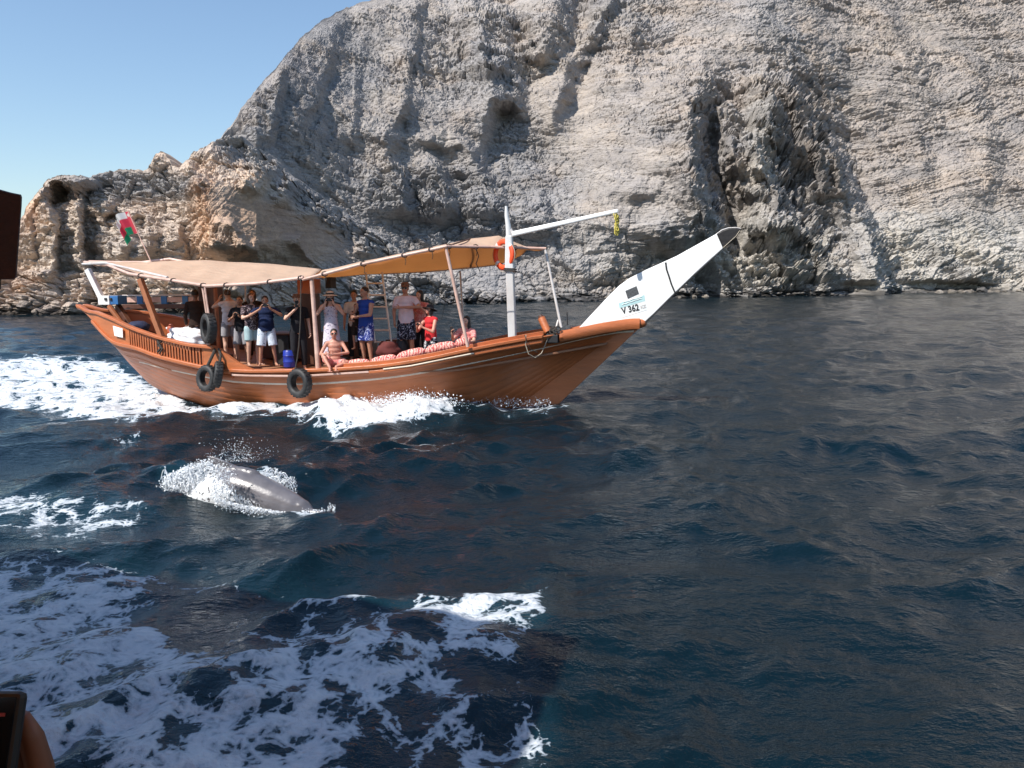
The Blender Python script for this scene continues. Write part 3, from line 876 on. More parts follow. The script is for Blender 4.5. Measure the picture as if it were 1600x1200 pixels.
def smooth_line(q, n, s0=None, s1=None, w=5):
    s = np.linspace(q[0][0] if s0 is None else s0, q[-1][0] if s1 is None else s1, n)
    z = interp(s, q)
    if w: z = np.convolve(np.pad(z, w, mode='edge'), np.ones(2 * w + 1) / (2 * w + 1), mode='valid')
    return s, z

SHEER_Q = side_line([(214, 541), (243, 553), (316, 571), (357, 578), (382, 580), (495, 578.5), (597, 572), (660, 562.5), (760, 541), (855, 524), (874, 521), (940, 508), (985, 501)])
SHEER_Q = [(-12.7, 2.34), (-12.3, 2.17), (-11.9, 1.97), (-11.5, 1.76), (-11.1, 1.58), (-10.8, 1.46)] + [q for q in SHEER_Q if q[0] > -10.6] + [(1.95, 1.86)]
_ss, _sz = smooth_line(SHEER_Q, 240, -12.7, 1.95, 4)
def sheer(s): return float(np.interp(s, _ss, _sz))
STRIPE_Q = side_line([(205, 566), (309, 588), (357, 597), (430, 601), (500, 600), (597, 592), (660, 583), (740, 567), (822, 550), (900, 532), (946, 522), (990, 517)], 0.0, 0.985)
# keel and stem seen along the centre line
_st = [on_plane(*p) for p in ((132, 482), (157, 506), (181, 531), (207, 568), (240, 601))]
_bw = [on_plane(*p, t=0.05) for p in ((812, 632), (860, 596), (912, 557), (962, 521))]
KEEL = _st + [(-9.9, -0.02), (-9.2, -0.2), (-8.4, -0.4), (-7.0, -0.6), (-4.0, -0.85), (-1.6, -0.6)] + _bw + [(1.95, 1.82)]
KEEL.sort()
def keel(s): return min(float(interp(s, KEEL)), sheer(s) - 0.03)
POW = [(-12.7, 1.1), (-11, 0.95), (-9.5, 0.62), (-7.5, 0.40), (-4.5, 0.36), (-2.5, 0.58), (-1.0, 0.95), (0.3, 1.25), (1.9, 1.4)]

def hull_pt(s, q, off=0.0):
    zk, zs, b, p = keel(s), sheer(s), beam_at(s), float(interp(s, POW))
    t = 0.05 + (b - 0.05) * q ** p
    return (t + off, zk + (zs - zk) * q)

def hull_t(s, z):
    zk, zs, b, p = keel(s), sheer(s), beam_at(s), float(interp(s, POW))
    q = min(max((z - zk) / max(zs - zk, 0.03), 0.0), 1.05)
    return 0.05 + (b - 0.05) * q ** p

M_HULL = surf('varnished_orange_planks', (0.45, 0.138, 0.048), rough=0.42, var=0.18, scale=1.6, stretch=(0.5, 1, 2.2), bump=0.3, bscale=9, dirt=(0.17, 0.075, 0.045), dirt_amt=0.5, dirt_scale=1.5)
M_RAIL = surf('orange_rail_paint', (0.44, 0.130, 0.045), rough=0.4, var=0.14, scale=5, stretch=(0.6, 1, 3), bump=0.3, bscale=22, dirt=(0.24, 0.10, 0.05), dirt_amt=0.5)
M_CREAM = surf('cream_stripe_paint', (0.72, 0.62, 0.50), rough=0.45, dirt=(0.45, 0.25, 0.15), dirt_amt=0.5)
M_PINKW = surf('faded_pink_rub_strip', (0.60, 0.40, 0.33), rough=0.5, dirt=(0.35, 0.18, 0.12), dirt_amt=0.6)
M_WHITE = surf('white_boat_paint', (0.80, 0.80, 0.79), rough=0.38, var=0.03, dirt=(0.55, 0.52, 0.47), dirt_amt=0.25)
M_PLATE = surf('white_prow_paint', (0.84, 0.84, 0.83), rough=0.45, var=0.02, scale=2, dirt=(0.66, 0.64, 0.60), dirt_amt=0.22, bump=0.08, bscale=6)
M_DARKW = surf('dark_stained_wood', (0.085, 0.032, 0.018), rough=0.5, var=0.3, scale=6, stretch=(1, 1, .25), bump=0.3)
M_WOOD = surf('brown_post_wood', (0.34, 0.125, 0.055), rough=0.5, var=0.22, scale=8, stretch=(1, 1, .2), bump=0.3)
M_DECK = surf('worn_deck_boards', (0.30, 0.14, 0.075), rough=0.65, var=0.2, scale=5, stretch=(.3, 1, 1), bump=0.3)
M_BLACKRUB = surf('black_tyre_rubber', (0.018, 0.018, 0.019), rough=0.62, var=0.3, scale=12, dirt=(0.09, 0.085, 0.08), dirt_amt=0.5, bump=0.2)
M_ROPE = surf('dark_rope', (0.05, 0.042, 0.036), rough=0.9, var=0.3, scale=60, bump=0.6, bscale=160)
M_ROPE_L = surf('pale_rope', (0.42, 0.36, 0.28), rough=0.9, var=0.2, scale=60, bump=0.6, bscale=160)
M_BLUE = surf('blue_box_paint', (0.03, 0.14, 0.36), rough=0.45)
M_BLACK = surf('matt_black', (0.014, 0.014, 0.016), rough=0.6)
M_MASTP = surf('weathered_white_mast_paint', (0.60, 0.60, 0.60), rough=0.5, var=0.08, scale=4, stretch=(1, 1, .3), dirt=(0.40, 0.33, 0.28), dirt_amt=0.5)
M_GREYP = surf('grey_pipe_paint', (0.55, 0.52, 0.50), rough=0.4, dirt=(0.3, 0.2, 0.15), dirt_amt=0.4)

def canvas_material():
    m, nt, N, L, P = new_mat('beige_awning_canvas')
    tc = N.new('ShaderNodeTexCoord').outputs['Object']
    a = noise_node(N, L, tc, 1.6, 5, 0.6); b = noise_node(N, L, tc, 260, 2, 0.5)
    r = ramp(N, [(0.3, (0.62, 0.48, 0.365)), (0.7, (0.71, 0.56, 0.43))]); L.new(a, r.inputs[0])
    L.new(r.outputs[0], P.inputs['Base Color']); P.inputs['Roughness'].default_value = 0.85; P.inputs['Specular IOR Level'].default_value = 0.15
    bm_ = N.new('ShaderNodeBump'); bm_.inputs['Strength'].default_value = 0.45; bm_.inputs['Distance'].default_value = 0.12
    L.new(noise_node(N, L, tc, 2.6, 4, 0.6, (1, 3, 1)), bm_.inputs['Height']); L.new(bm_.outputs[0], P.inputs['Normal'])
    tr = N.new('ShaderNodeBsdfTranslucent'); tr.inputs['Color'].default_value = (0.86, 0.54, 0.28, 1)
    ms = N.new('ShaderNodeMixShader'); ms.inputs[0].default_value = 0.46
    L.new(P.outputs[0], ms.inputs[1]); L.new(tr.outputs[0], ms.inputs[2]); L.new(ms.outputs[0], N['Material Output'].inputs['Surface'])
    return m
M_CANVAS = canvas_material()

dhow = empty('wooden_dhow', BOAT_M)
tag(dhow, 'orange wooden dhow full of passengers with beige awnings and long white prow', 'boat')

# ---- planked hull
NS = 110
S_ALL = np.linspace(-12.66, 1.93, NS)
strakes = np.linspace(0.0, 1.0, 11)
for sgn in (1, -1):
    for a, b in zip(strakes[:-1], strakes[1:]):
        mb = MB(); rows = []
        qs = [a, a + (b - a) * 0.06, a + (b - a) * 0.5, b - (b - a) * 0.06, b]
        dq = [-0.004, 0.001, 0.003, 0.001, -0.004]
        vs = []
        for s in S_ALL:
            for q, o_ in zip(qs, dq):
                t, z = hull_pt(s, q, o_ * (1 if beam_at(s) > 0.3 else 0.2))
                vs.append(Lc(s, sgn * t, z))
        fs = [(i * 5 + j, (i + 1) * 5 + j, (i + 1) * 5 + j + 1, i * 5 + j + 1) for i in range(NS - 1) for j in range(4)]
        mb.add(vs, fs)
        o = mb.build('hull_plank', M_HULL, dhow, smooth=True, angle=60)
        sm = o.modifiers.new('thickness', 'SOLIDIFY'); sm.thickness = 0.03; sm.offset = -1
# inner lining so that no light leaks through the seams
vs = []
for s in S_ALL:
    for q in (1.0, 0.6, 0.3, 0.0):
        t, z = hull_pt(s, q, -0.05 if beam_at(s) > 0.3 else -0.01); vs.append(Lc(s, max(t, 0.01), z))
    for q in (0.3, 0.6, 1.0):
        t, z = hull_pt(s, q, -0.05 if beam_at(s) > 0.3 else -0.01); vs.append(Lc(s, -max(t, 0.01), z))
MB().add(vs, [(i * 7 + j, (i + 1) * 7 + j, (i + 1) * 7 + j + 1, i * 7 + j + 1) for i in range(NS - 1) for j in range(6)]).build('hull_lining', M_DARKW, dhow, smooth=True)

def sweep_side(name, mat, q, w, h, off=0.0, zoff=0.0, both=True, n=90, tfun=None, s0=None, s1=None, bevel=0.008, sm=3):
    """a rail following the ship's side: w thick outward, h high"""
    S, Z = smooth_line(q, n, s0, s1, sm)
    for sgn in ((1, -1) if both else (1,)):
        vs = []
        for s, z in zip(S, Z):
            t = (tfun(s, z + zoff) if tfun else hull_t(s, z + zoff)) + off
            for dt, dz in ((-w / 2, -h / 2), (w / 2, -h / 2), (w / 2, h / 2), (-w / 2, h / 2)):
                vs.append(Lc(s, sgn * (t + dt), z + zoff + dz))
        fs = [(i * 4 + j, (i + 1) * 4 + j, (i + 1) * 4 + (j + 1) % 4, i * 4 + (j + 1) % 4) for i in range(n - 1) for j in range(4)]
        fs += [(0, 1, 2, 3), ((n - 1) * 4 + 3, (n - 1) * 4 + 2, (n - 1) * 4 + 1, (n - 1) * 4)]
        MB().add(vs, fs).build(name, mat, dhow, smooth=True, bevel=bevel)

bt = lambda s, z: beam_at(s)
sweep_side('stripe', M_CREAM, STRIPE_Q, 0.05, 0.045, off=0.02)
sheer_q = [(float(s), sheer(s)) for s in np.linspace(-12.5, 1.9, 80)]
# moulded wales under the rail
sweep_side('wale', M_RAIL, [(s, z - 0.16) for s, z in sheer_q if -11.6 < s < -6.9 and z - 0.24 > keel(s)], 0.08, 0.09, off=0.03, bevel=0.02)
sweep_side('wale', M_HULL, [(s, z - 0.33) for s, z in sheer_q if -11.2 < s < -6.2 and z - 0.42 > keel(s)], 0.05, 0.06, off=0.02, bevel=0.015)
sweep_side('wale', M_RAIL, [(s, z - 0.03) for s, z in sheer_q if -12.0 < s < -6.9 and z - 0.10 > keel(s)], 0.10, 0.09, off=0.04, tfun=bt, bevel=0.02)
sweep_side('gunwale', M_RAIL, [(s, z) for s, z in sheer_q if -7.2 < s < 0.05], 0.20, 0.075, off=-0.02, tfun=bt, bevel=0.015)
sweep_side('rubbing_strip', M_PINKW, side_line([(360, 586), (382, 587), (470, 588), (575, 581)], 0.08), 0.05, 0.045, off=0.02, tfun=bt)
sweep_side('rubbing_strip', M_RAIL, [(s, z - 0.11) for s, z in sheer_q if -3.9 < s < -0.1], 0.10, 0.10, off=0.0, tfun=bt, bevel=0.03)
sweep_side('rubbing_strip', M_CREAM, side_line([(598, 577), (640, 572), (700, 560), (740, 552)], 0.08), 0.04, 0.03, off=0.05, tfun=bt)
# raised forward gunwale inside the rail
sweep_side('bulwark', M_RAIL, [(s, z + 0.055) for s, z in sheer_q if -4.6 < s < 0.0], 0.06, 0.11, off=-0.10, tfun=bt)
# heavy bow rail
BR = side_line([(875, 526), (907, 520), (940, 513), (985, 506), (1000, 506)])
BR = [(s, z) for s, z in BR if s < 1.95]
for sgn in (1, -1):
    vs = []; n = 30
    S, Z = smooth_line(BR, n, None, None, 2)
    for i, (s, z) in enumerate(zip(S, Z)):
        t = beam_at(s); w = 0.17 * (1 - 0.45 * i / n)
        for dt, dz in ((-w * 0.7, -0.09), (w * 0.2, -0.12), (w * 0.5, -0.02), (w * 0.35, 0.06), (-w * 0.1, 0.125), (-w * 0.7, 0.10)):
            vs.append(Lc(s, sgn * (t + dt), z + dz))
    fs = [(i * 6 + j, (i + 1) * 6 + j, (i + 1) * 6 + (j + 1) % 6, i * 6 + (j + 1) % 6) for i in range(n - 1) for j in range(6)]
    fs += [tuple(range(6)), tuple((n - 1) * 6 + j for j in reversed(range(6)))]
    MB().add(vs, fs).build('bow_rail', M_RAIL, dhow, smooth=True, bevel=0.01, angle=50)
# rounded block closing the bow rails
e = on_plane(1001, 505)
MB().ball(Lc(e[0] - 0.02, 0, e[1]), (0.16, 0.12, 0.11)).build('bow_block', M_RAIL, dhow, smooth=True)

# ---- deck boards
nb = 14
for i in range(nb):
    a0, a1 = -1 + 2 * i / nb, -1 + 2 * (i + 1) / nb
    vs = []; ss = np.linspace(-10.7, 1.2, 44)
    for s in ss:
        b = beam_at(s) - 0.09; z = min(sheer(s) - 0.03, 0.95 + max(0, -8.2 - s) * 0.16 + max(0, s + 2.0) * 0.16)
        for a, dz in ((a0 + 0.006, 0), (a1 - 0.006, 0), (a1 - 0.006, -0.04), (a0 + 0.006, -0.04)):
            vs.append(Lc(s, a * b, z + dz))
    fs = [(k * 4 + j, (k + 1) * 4 + j, (k + 1) * 4 + (j + 1) % 4, k * 4 + (j + 1) % 4) for k in range(len(ss) - 1) for j in range(4)]
    MB().add(vs, fs).build('deck_board', M_DECK, dhow)
DECK_Z = 0.955

# ---- stem and tall prow
def slab(name, mat, pix, th, t0=0.0, bevel=0.012, parent=dhow, local=None):
    pts = local or [on_plane(x, y, t0) for x, y in pix]
    n = len(pts)
    vs = [Lc(s, t0 + th / 2, z) for s, z in pts] + [Lc(s, t0 - th / 2, z) for s, z in pts]
    fs = [tuple(range(n)), tuple(range(2 * n - 1, n - 1, -1))] + [(i, (i + 1) % n, n + (i + 1) % n, n + i) for i in range(n)]
    return MB().add(vs, fs).build(name, mat, parent, bevel=bevel)
stem_low = [on_plane(812, 632), on_plane(962, 522), on_plane(990, 514), on_plane(1006, 506), on_plane(870, 634)]
stem_low = [(stem_low[0][0] - 0.9, -0.75)] + stem_low + [(stem_low[-1][0] - 0.9, -0.8)]
slab('stem_post', M_HULL, None, 0.16, local=stem_low)
PROW = [(905, 512), (952.5, 461), (968, 446), (984, 434.5), (1010, 421.5), (1040, 408), (1057.5, 400), (1119.6, 365.4), (1129.5, 388), (1108, 407), (1085.5, 427.5), (1047, 464.5), (1022.5, 489), (1003, 507), (975, 512)]
slab('prow', M_PLATE, PROW, 0.11)
slab('prow_edge', M_BLACK, [(1129.5, 388), (1131, 389.2), (1087, 429), (1048.5, 466), (1024, 490.8), (1006, 508), (1003, 507), (1022.5, 489), (1047, 464.5), (1085.5, 427.5)], 0.13, bevel=0.004)
M_CAPC = surf('black_prow_cover', (0.012, 0.010, 0.010), rough=0.55, var=0.4, scale=10, bump=0.5, bscale=14)
cap = slab('prow_cover', M_CAPC, [(1119.6, 365.2), (1128, 360), (1138, 356.6), (1150, 356), (1157.5, 357.5), (1156, 363), (1150, 371), (1141.5, 379.5), (1130, 388.6)], 0.15, bevel=0.03)
def plate_line(name, mat, pix, r, t=0.062, parent=dhow):
    pts = [Lc(*((lambda a: (a[0], t, a[1]))(on_plane(x, y, t)))) for x, y in pix]
    return MB().tube(pts, r, 8).build(name, mat, parent, smooth=True)
plate_line('cover_seam', M_GREYP, [(1119, 366), (1128, 359.5), (1138, 356.2), (1150, 355.6), (1157, 357)], 0.012, 0.0)
plate_line('cover_lacing', M_ROPE_L, [(1130, 387), (1140, 378), (1150, 369), (1156, 360)], 0.008, 0.09)
plate_line('lashing', M_BLACK, [(1040, 410), (1041.5, 421), (1045, 431), (1049, 444), (1055, 458)], 0.018)
# registration marks painted on the prow
def flat_poly(name, mat, pix, t, parent):
    pts = [on_plane(x, y, t) for x, y in pix]; n = len(pts)
    vs = [Lc(s, t, z) for s, z in pts] + [Lc(s, t - 0.006, z) for s, z in pts]
    fs = [tuple(range(n)), tuple(range(2 * n - 1, n - 1, -1))] + [(i, (i + 1) % n, n + (i + 1) % n, n + i) for i in range(n)]
    return MB().add(vs, fs).build(name, mat, parent)
M_TEAL = surf('pale_teal_plate', (0.42, 0.62, 0.63), rough=0.5, var=0.05)
M_GREYSQ = surf('dark_grey_square', (0.075, 0.08, 0.085), rough=0.5, var=0.4, scale=30)
M_PLW = surf('off_white_plate', (0.74, 0.77, 0.76), rough=0.5, var=0.03)
flat_poly('dark_square_panel', M_GREYSQ, [(977, 454.5), (994.5, 447), (998.5, 459), (981, 467)], 0.061, dhow)
regp = flat_poly('registration_plate', M_PLW, [(967, 473.5), (1007, 460.5), (1011.5, 484), (971, 497)], 0.060, dhow)
flat_poly('plate_band', M_TEAL, [(966.5, 473.8), (1006.5, 460.8), (1008, 470), (968, 482)], 0.063, regp)
def painted_text(body, px, py, size, mat, t, parent, ang=0.0, bold=0.0, name='lettering', squash=1.0):
    cu = bpy.data.curves.new(name, 'FONT'); cu.body = body; cu.size = size; cu.extrude = 0.001; cu.offset = bold
    cu.align_x = 'LEFT'; cu.align_y = 'BOTTOM_BASELINE'; cu.space_character = 1.02
    cu.materials.append(mat)
    o = bpy.data.objects.new(name, cu); link(o, parent)
    s, z = on_plane(px, py, t)
    # text plane: local x -> forward, local y -> up, facing starboard
    M = Matrix(((1, 0, 0), (0, 0, -1), (0, 1, 0))).to_4x4()
    bpy.context.view_layer.update()
    me = bpy.data.meshes.new_from_object(o); bpy.data.objects.remove(o)
    o = bpy.data.objects.new(name, me); link(o, parent)
    o.matrix_local = Matrix.Translation(Lc(s, t, z)) @ M @ Matrix.Rotation(ang, 4, 'Z') @ Matrix.Diagonal((squash, 1, 1, 1))
    return o
painted_text('V 362', 972.5, 490.5, 0.20, M_BLACK, 0.066, regp, ang=R(13), bold=0.006, squash=0.80)
painted_text('KZ', 1001, 482.3, 0.095, M_GREYP, 0.066, regp, ang=R(13), bold=0.003)
for a, b, y0 in ((972, 1003, 476.5), (974, 1003, 472.8)):
    n = 9
    zz = [(a + (b - a) * k / n, y0 - (a + (b - a) * k / n - a) * 0.325 + random.uniform(-0.7, 0.7)) for k in range(n + 1)]
    plate_line('plate_script', M_PLW, zz, 0.006, 0.068, regp)
# name board at the stern
nbp = [(177.5, 509), (192.5, 513.5), (193, 527.5), (180, 524.5)]
pts = [side(x, y, 0.06) for x, y in nbp]
vs = [Lc(s, beam_at(s) + 0.07 + d, z) for d in (0.02, 0) for s, z in pts]
board = MB().add(vs, [(0, 1, 2, 3), (7, 6, 5, 4), (0, 4, 5, 1), (1, 5, 6, 2), (2, 6, 7, 3), (3, 7, 4, 0)]).build('name_board', M_PLATE, dhow)
for k in (0.3, 0.5, 0.7):
    a = vs[0].lerp(vs[3], k); b = vs[1].lerp(vs[2], k); n_ = Vector((0, -0.004, 0))
    MB().tube([a.lerp(b, 0.12) + n_, a.lerp(b, 0.5) + n_ * 1.2, a.lerp(b, 0.86) + n_], 0.006, 6).build('board_script', M_GREYP, board)

# ---- stern bulwark: top rail, solid ends and turned slats
TOP = side_line([(135, 485), (150, 488), (165, 494), (179, 499.5), (200, 510), (225, 519.5), (252.5, 528.5), (297.6, 539.5), (335, 543)], 0.02)
TOP = [(-12.62, 2.36), (-12.2, 2.19)] + [q for q in TOP if q[0] > -11.9]
sweep_side('stern_rail', M_RAIL, TOP, 0.16, 0.075, off=0.01, tfun=bt, bevel=0.015)
topz = lambda s: float(interp(s, TOP))
def panel_side(name, mat, s0, s1, z0f, z1f, th, off=0.0, n=16):
    for sgn in (1, -1):
        vs = []
        for s in np.linspace(s0, s1, n):
            t = beam_at(s) + off
            for dt, z in ((-th / 2, z0f(s)), (th / 2, z0f(s)), (th / 2, z1f(s)), (-th / 2, z1f(s))):
                vs.append(Lc(s, sgn * (t + dt), z))
        fs = [(i * 4 + j, (i + 1) * 4 + j, (i + 1) * 4 + (j + 1) % 4, i * 4 + (j + 1) % 4) for i in range(n - 1) for j in range(4)] + [(0, 1, 2, 3), ((n - 1) * 4 + 3, (n - 1) * 4 + 2, (n - 1) * 4 + 1, (n - 1) * 4)]
        MB().add(vs, fs).build(name, mat, dhow, smooth=True)
sA = side(203, 520)[0]; sB = side(319, 552)[0]; sC = side(345, 545)[0]
panel_side('bulwark_panel', M_HULL, -12.2, sA, lambda s: sheer(s) - 0.03, lambda s: max(topz(s), sheer(s) + 0.02) - 0.01, 0.05)
panel_side('bulwark_panel', M_HULL, sB, sC, sheer, lambda s: topz(s) - 0.02 - 0.0 * s, 0.06, n=6)
panel_side('bulwark_knee', M_RAIL, sC, sC + 0.95, lambda s: sheer(s), lambda s: sheer(s) + 0.02 + (topz(sC) - 0.04 - sheer(sC)) * (1 - (s - sC) / 0.95) ** 1.5, 0.10, n=8)
sl = MB().box((0, 0, 0), (0.036, 0.03, 1.0)).build('slat', M_RAIL, dhow)
ns_ = 27
for k in range(ns_):
    s = sA + (sB - sA) * (k + 0.6) / ns_
    for sgn in (1, -1):
        o = sl if (k == 0 and sgn == 1) else copy_obj(sl)
        z0, z1 = sheer(s) - 0.02, topz(s) - 0.02
        o.location = Lc(s, sgn * beam_at(s), (z0 + z1) / 2); o.scale = (1, 1, z1 - z0)
# dark strip standing in for the shade behind the slats
panel_side('slat_gap_shade', M_DARKW, sA + 0.05, sC + 0.3, lambda s: sheer(s) - 0.1, lambda s: topz(s) - 0.16, 0.02, off=-0.12)

# ---- mast, boom
def PL(px, py, t=0.0):
    s, z = on_plane(px, py, t); return Lc(s, t, z)
MT = 0.7
mast = MB().beam(PL(801, 534, MT), PL(797, 425, MT), 0.17, 0.17).build('mast', M_MASTP, dhow, bevel=0.02)
MB().beam(PL(797, 426, MT), PL(795.5, 368, MT), 0.21, 0.21, w2=0.15, h2=0.15).build('mast_cheek', M_MASTP, dhow, bevel=0.03)
MB().tube([PL(795.5, 369, MT), PL(794, 352, MT), PL(791.5, 336, MT), PL(791, 322, MT)], [0.07, 0.058, 0.045, 0.03], 12).build('mast_top', M_MASTP, dhow, smooth=True)
MB().beam(PL(800, 366, MT), PL(966, 329.5, MT), 0.105, 0.115, w2=0.08, h2=0.085).build('boom', M_WHITE, dhow, bevel=0.025)
MB().tube([PL(797, 360, MT), PL(799, 362, MT), PL(801, 370, MT)], 0.05, 8).build('boom_fitting', M_GREYP, dhow, smooth=True)
for y in (421, 424):
    c = PL(797.3, y, MT); w = 0.115
    MB().tube([c + Vector((x * w, yy * w, 0.01 * k)) for k, (x, yy) in enumerate([(1, 1), (1, -1), (-1, -1), (-1, 1)])], 0.016, 6, closed=True).build('mast_lashing', M_ROPE, dhow, smooth=True)
# ---- awnings: a sheet over a pole at each eave and a ridge
def awning(name, stations, nseg=14):
    """stations: near eave pixel, ridge pixel, far eave pixel, with their offsets from the centre line"""
    rows = []
    for (n_, tn), (r_, tr), (f_, tf) in stations:
        a = PL(n_[0], n_[1], tn); r = PL(r_[0], r_[1], tr); f = PL(f_[0], f_[1], tf)
        rows.append((a, r, f))
    out = []; K = 10; nrow = len(rows)
    for i in range(nrow - 1):
        for k in range(K + (1 if i == nrow - 2 else 0)):
            u = k / K
            A, Rr, Fv = [rows[i][j].lerp(rows[i + 1][j], u) for j in range(3)]
            sag = 0.05 * sin(pi * u) if nrow > 2 else 0.05
            row = []
            for m in range(2 * nseg + 1):
                v = m / nseg
                p = A.lerp(Rr, v) if v <= 1 else Rr.lerp(Fv, v - 1)
                w = v if v <= 1 else v - 1
                p = p.copy(); p.z -= sin(pi * w) * (0.06 + sag * 0.8)
                p.z += 0.012 * sin(p.x * 9 + v * 3) * sin(pi * w) + 0.02 * mnoise.noise(Vector((p.x * 1.4, p.y * 1.9, 1.0)))
                row.append(p)
            out.append(row)
    nr_, nc_ = len(out), len(out[0])
    vs = [p for r in out for p in r]
    o = MB().add(vs, [tuple(int(q) for q in f) for f in grid_faces(nr_, nc_)]).build(name, M_CANVAS, dhow, smooth=True, angle=180)
    m = o.modifiers.new('thickness', 'SOLIDIFY'); m.thickness = 0.006
    return o, rows
aft, ar = awning('awning', [(((203, 428), 1.5), ((168, 414), 0.2), ((132, 409.5), -1.3)),
                            (((262, 437), 1.75), ((250, 408), 0.0), ((215, 409.5), -1.8)),
                            (((324, 447), 1.95), ((320, 406.5), 0.0), ((305, 414), -1.95)),
                            (((400, 443), 2.0), ((420, 412), 0.0), ((410, 424), -2.0)),
                            (((474, 434), 2.0), ((502, 420.5), 0.0), ((500, 428), -2.0))])
fore, fr_ = awning('awning', [(((473, 437), 2.0), ((503, 422), 0.0), ((502, 434), -2.0)),
                              (((560, 414), 2.0), ((570, 408), 0.0), ((568, 428), -1.95)),
                              (((640, 397), 1.95), ((655, 390), 0.0), ((660, 424.5), -1.85)),
                              (((697, 385), 1.85), ((735, 373), 0.0), ((735, 418), -1.75)),
                              (((772, 386), 0.62), ((779, 368.5), -0.1), ((778, 413), -1.6)),
                              (((853, 388.5), 0.25), ((826, 386), -0.4), ((808, 402), -1.3))])
def edge_pole(rows, j, r, mat, name='awning_pole', dz=0.0):
    MB().tube([q[j] + Vector((0, 0, dz)) for q in rows], r, 8).build(name, mat, dhow, smooth=True)
edge_pole(ar, 0, 0.038, M_PINKW); edge_pole(ar, 2, 0.03, M_PINKW); edge_pole(fr_, 0, 0.032, M_PINKW); edge_pole(fr_, 2, 0.028, M_WHITE); 
MB().tube([ar[0][0], ar[0][1], ar[0][2]], 0.035, 8).build('awning_pole', M_PINKW, dhow, smooth=True)
MB().tube([ar[0][2] + Vector((-0.12, 0.06, -0.05)), ar[0][1] + Vector((-.05, 0, 0.05)), ar[1][0] + Vector((0, 0, 0.05))], 0.03, 8).build('awning_pole', M_GREYP, dhow, smooth=True)
MB().tube([fr_[-1][0], fr_[-1][1], fr_[-1][2]], 0.02, 8).build('awning_pole', M_DARKW, dhow, smooth=True)
MB().tube([fr_[3][0], fr_[3][1], fr_[3][2]], 0.018, 8).build('awning_pole', M_DARKW, dhow, smooth=True)
# furled loose cloth at the far eave of the aft awning
MB().tube([ar[0][2] + Vector((0.1, 0.05, 0.02)), ar[1][2] + Vector((0, 0.05, -0.03)), ar[1][2] + Vector((1, 0.05, 0.07)), ar[2][2] + Vector((0, 0.05, 0.02)), ar[3][2]], [0.03, 0.05, 0.04, 0.045, 0.03], 8).build('furled_cloth', M_PINKW, dhow, smooth=True)
# lashings along the near eaves
for rows, us in ((ar, (0.3, 1.15, 1.9, 2.4, 3.3, 3.95)), (fr_, (0.4, 1.1, 1.9, 2.6, 3.05, 3.6, 4.4))):
    for u in us:
        i = int(u); p = rows[i][0].lerp(rows[i + 1][0], u - i)
        MB().tube([p + Vector((0.05 * cos(a), 0.05 * cos(a), 0.05 * sin(a))) for a in np.linspace(0, 2 * pi, 9)[:-1]], 0.011, 5, closed=True).build('eave_lashing', M_ROPE, dhow)
        MB().tube([p, p + Vector((0.03, 0, -0.12)), p + Vector((0.01, 0.01, -0.2))], 0.007, 5).build('rope_tail', M_ROPE, dhow)

# ---- posts
def post(name, mat, a, b, ta, tb, w, round_=False, w2=None):
    A, B = PL(a[0], a[1], ta), PL(b[0], b[1], tb)
    if round_: MB().tube([A, A.lerp(B, 0.5), B], [w / 2, w / 2, (w2 or w) / 2], 10).build(name, mat, dhow, smooth=True)
    else: MB().beam(A, B, w, w, w2=w2, h2=w2).build(name, mat, dhow, bevel=0.012)
post('awning_post', M_WOOD, (219, 436), (254, 530), 1.55, 1.60, 0.12)
post('awning_post', M_PINKW, (487, 436), (497.5, 577), 1.95, 1.98, 0.095, True, 0.12)
post('awning_post', M_PINKW, (697, 388), (731, 542), 1.82, 1.75, 0.07, True)
post('awning_post', M_GREYP, (719, 424), (725, 515), -1.75, -1.7, 0.05, True)
post('awning_post', M_GREYP, (852, 390), (877, 512), 0.25, 0.5, 0.06, True)
post('awning_post', M_PINKW, (317.5, 450), (324, 492), 1.9, 1.85, 0.075, True)
post('awning_post', M_WHITE, (137, 421), (161, 470), -0.1, -0.1, 0.13)
post('awning_post', M_GREYP, (344, 440), (345, 545), -1.9, -1.9, 0.05, True)
post('awning_post', M_GREYP, (383.5, 436), (384, 545), -1.9, -1.9, 0.05, True)
post('awning_post', M_DARKW, (184, 477), (206, 512), -0.3, -0.1, 0.13)
post('awning_post', M_WOOD, (170, 478), (192, 508), 0.2, 0.3, 0.09)
# stern gallery: white end block with two holes, boards with blue blocks
g0, g1 = PL(161, 468.5, -0.2), PL(179, 469.5, -0.2)
gal = empty('stern_gallery', None, dhow)
def gbox(name, mat, pa, pb, t, th, bev=0.01):
    a, b = PL(*pa, t), PL(*pb, t)
    c = (a + b) / 2
    return MB().box(c, (abs(b.x - a.x), th, abs(b.z - a.z))).build(name, mat, gal, bevel=bev)
gbox('end_block', M_WHITE, (160, 462), (178.5, 476), -0.2, 0.35)
for x in (165, 173):
    c = PL(x, 467.5, -0.015); MB().box(c, (0.065, 0.03, 0.065)).build('block_hole', M_BLACK, gal)
gbox('blue_block', M_BLUE, (178.8, 462), (192, 475.5), -0.2, 0.35)
gbox('rail_board', M_PINKW, (192.2, 464.5), (312, 472), -0.9, 0.05)
gbox('rail_board', M_DARKW, (192.2, 475.5), (314, 482), -0.9, 0.08)
gbox('rail_board', M_GREYP, (192.2, 460.6), (312, 462.2), -0.9, 0.10)
for x in (215, 252.5, 285.5): gbox('blue_block', M_BLUE, (x, 462.4), (x + 10, 475), -0.9, 0.09)

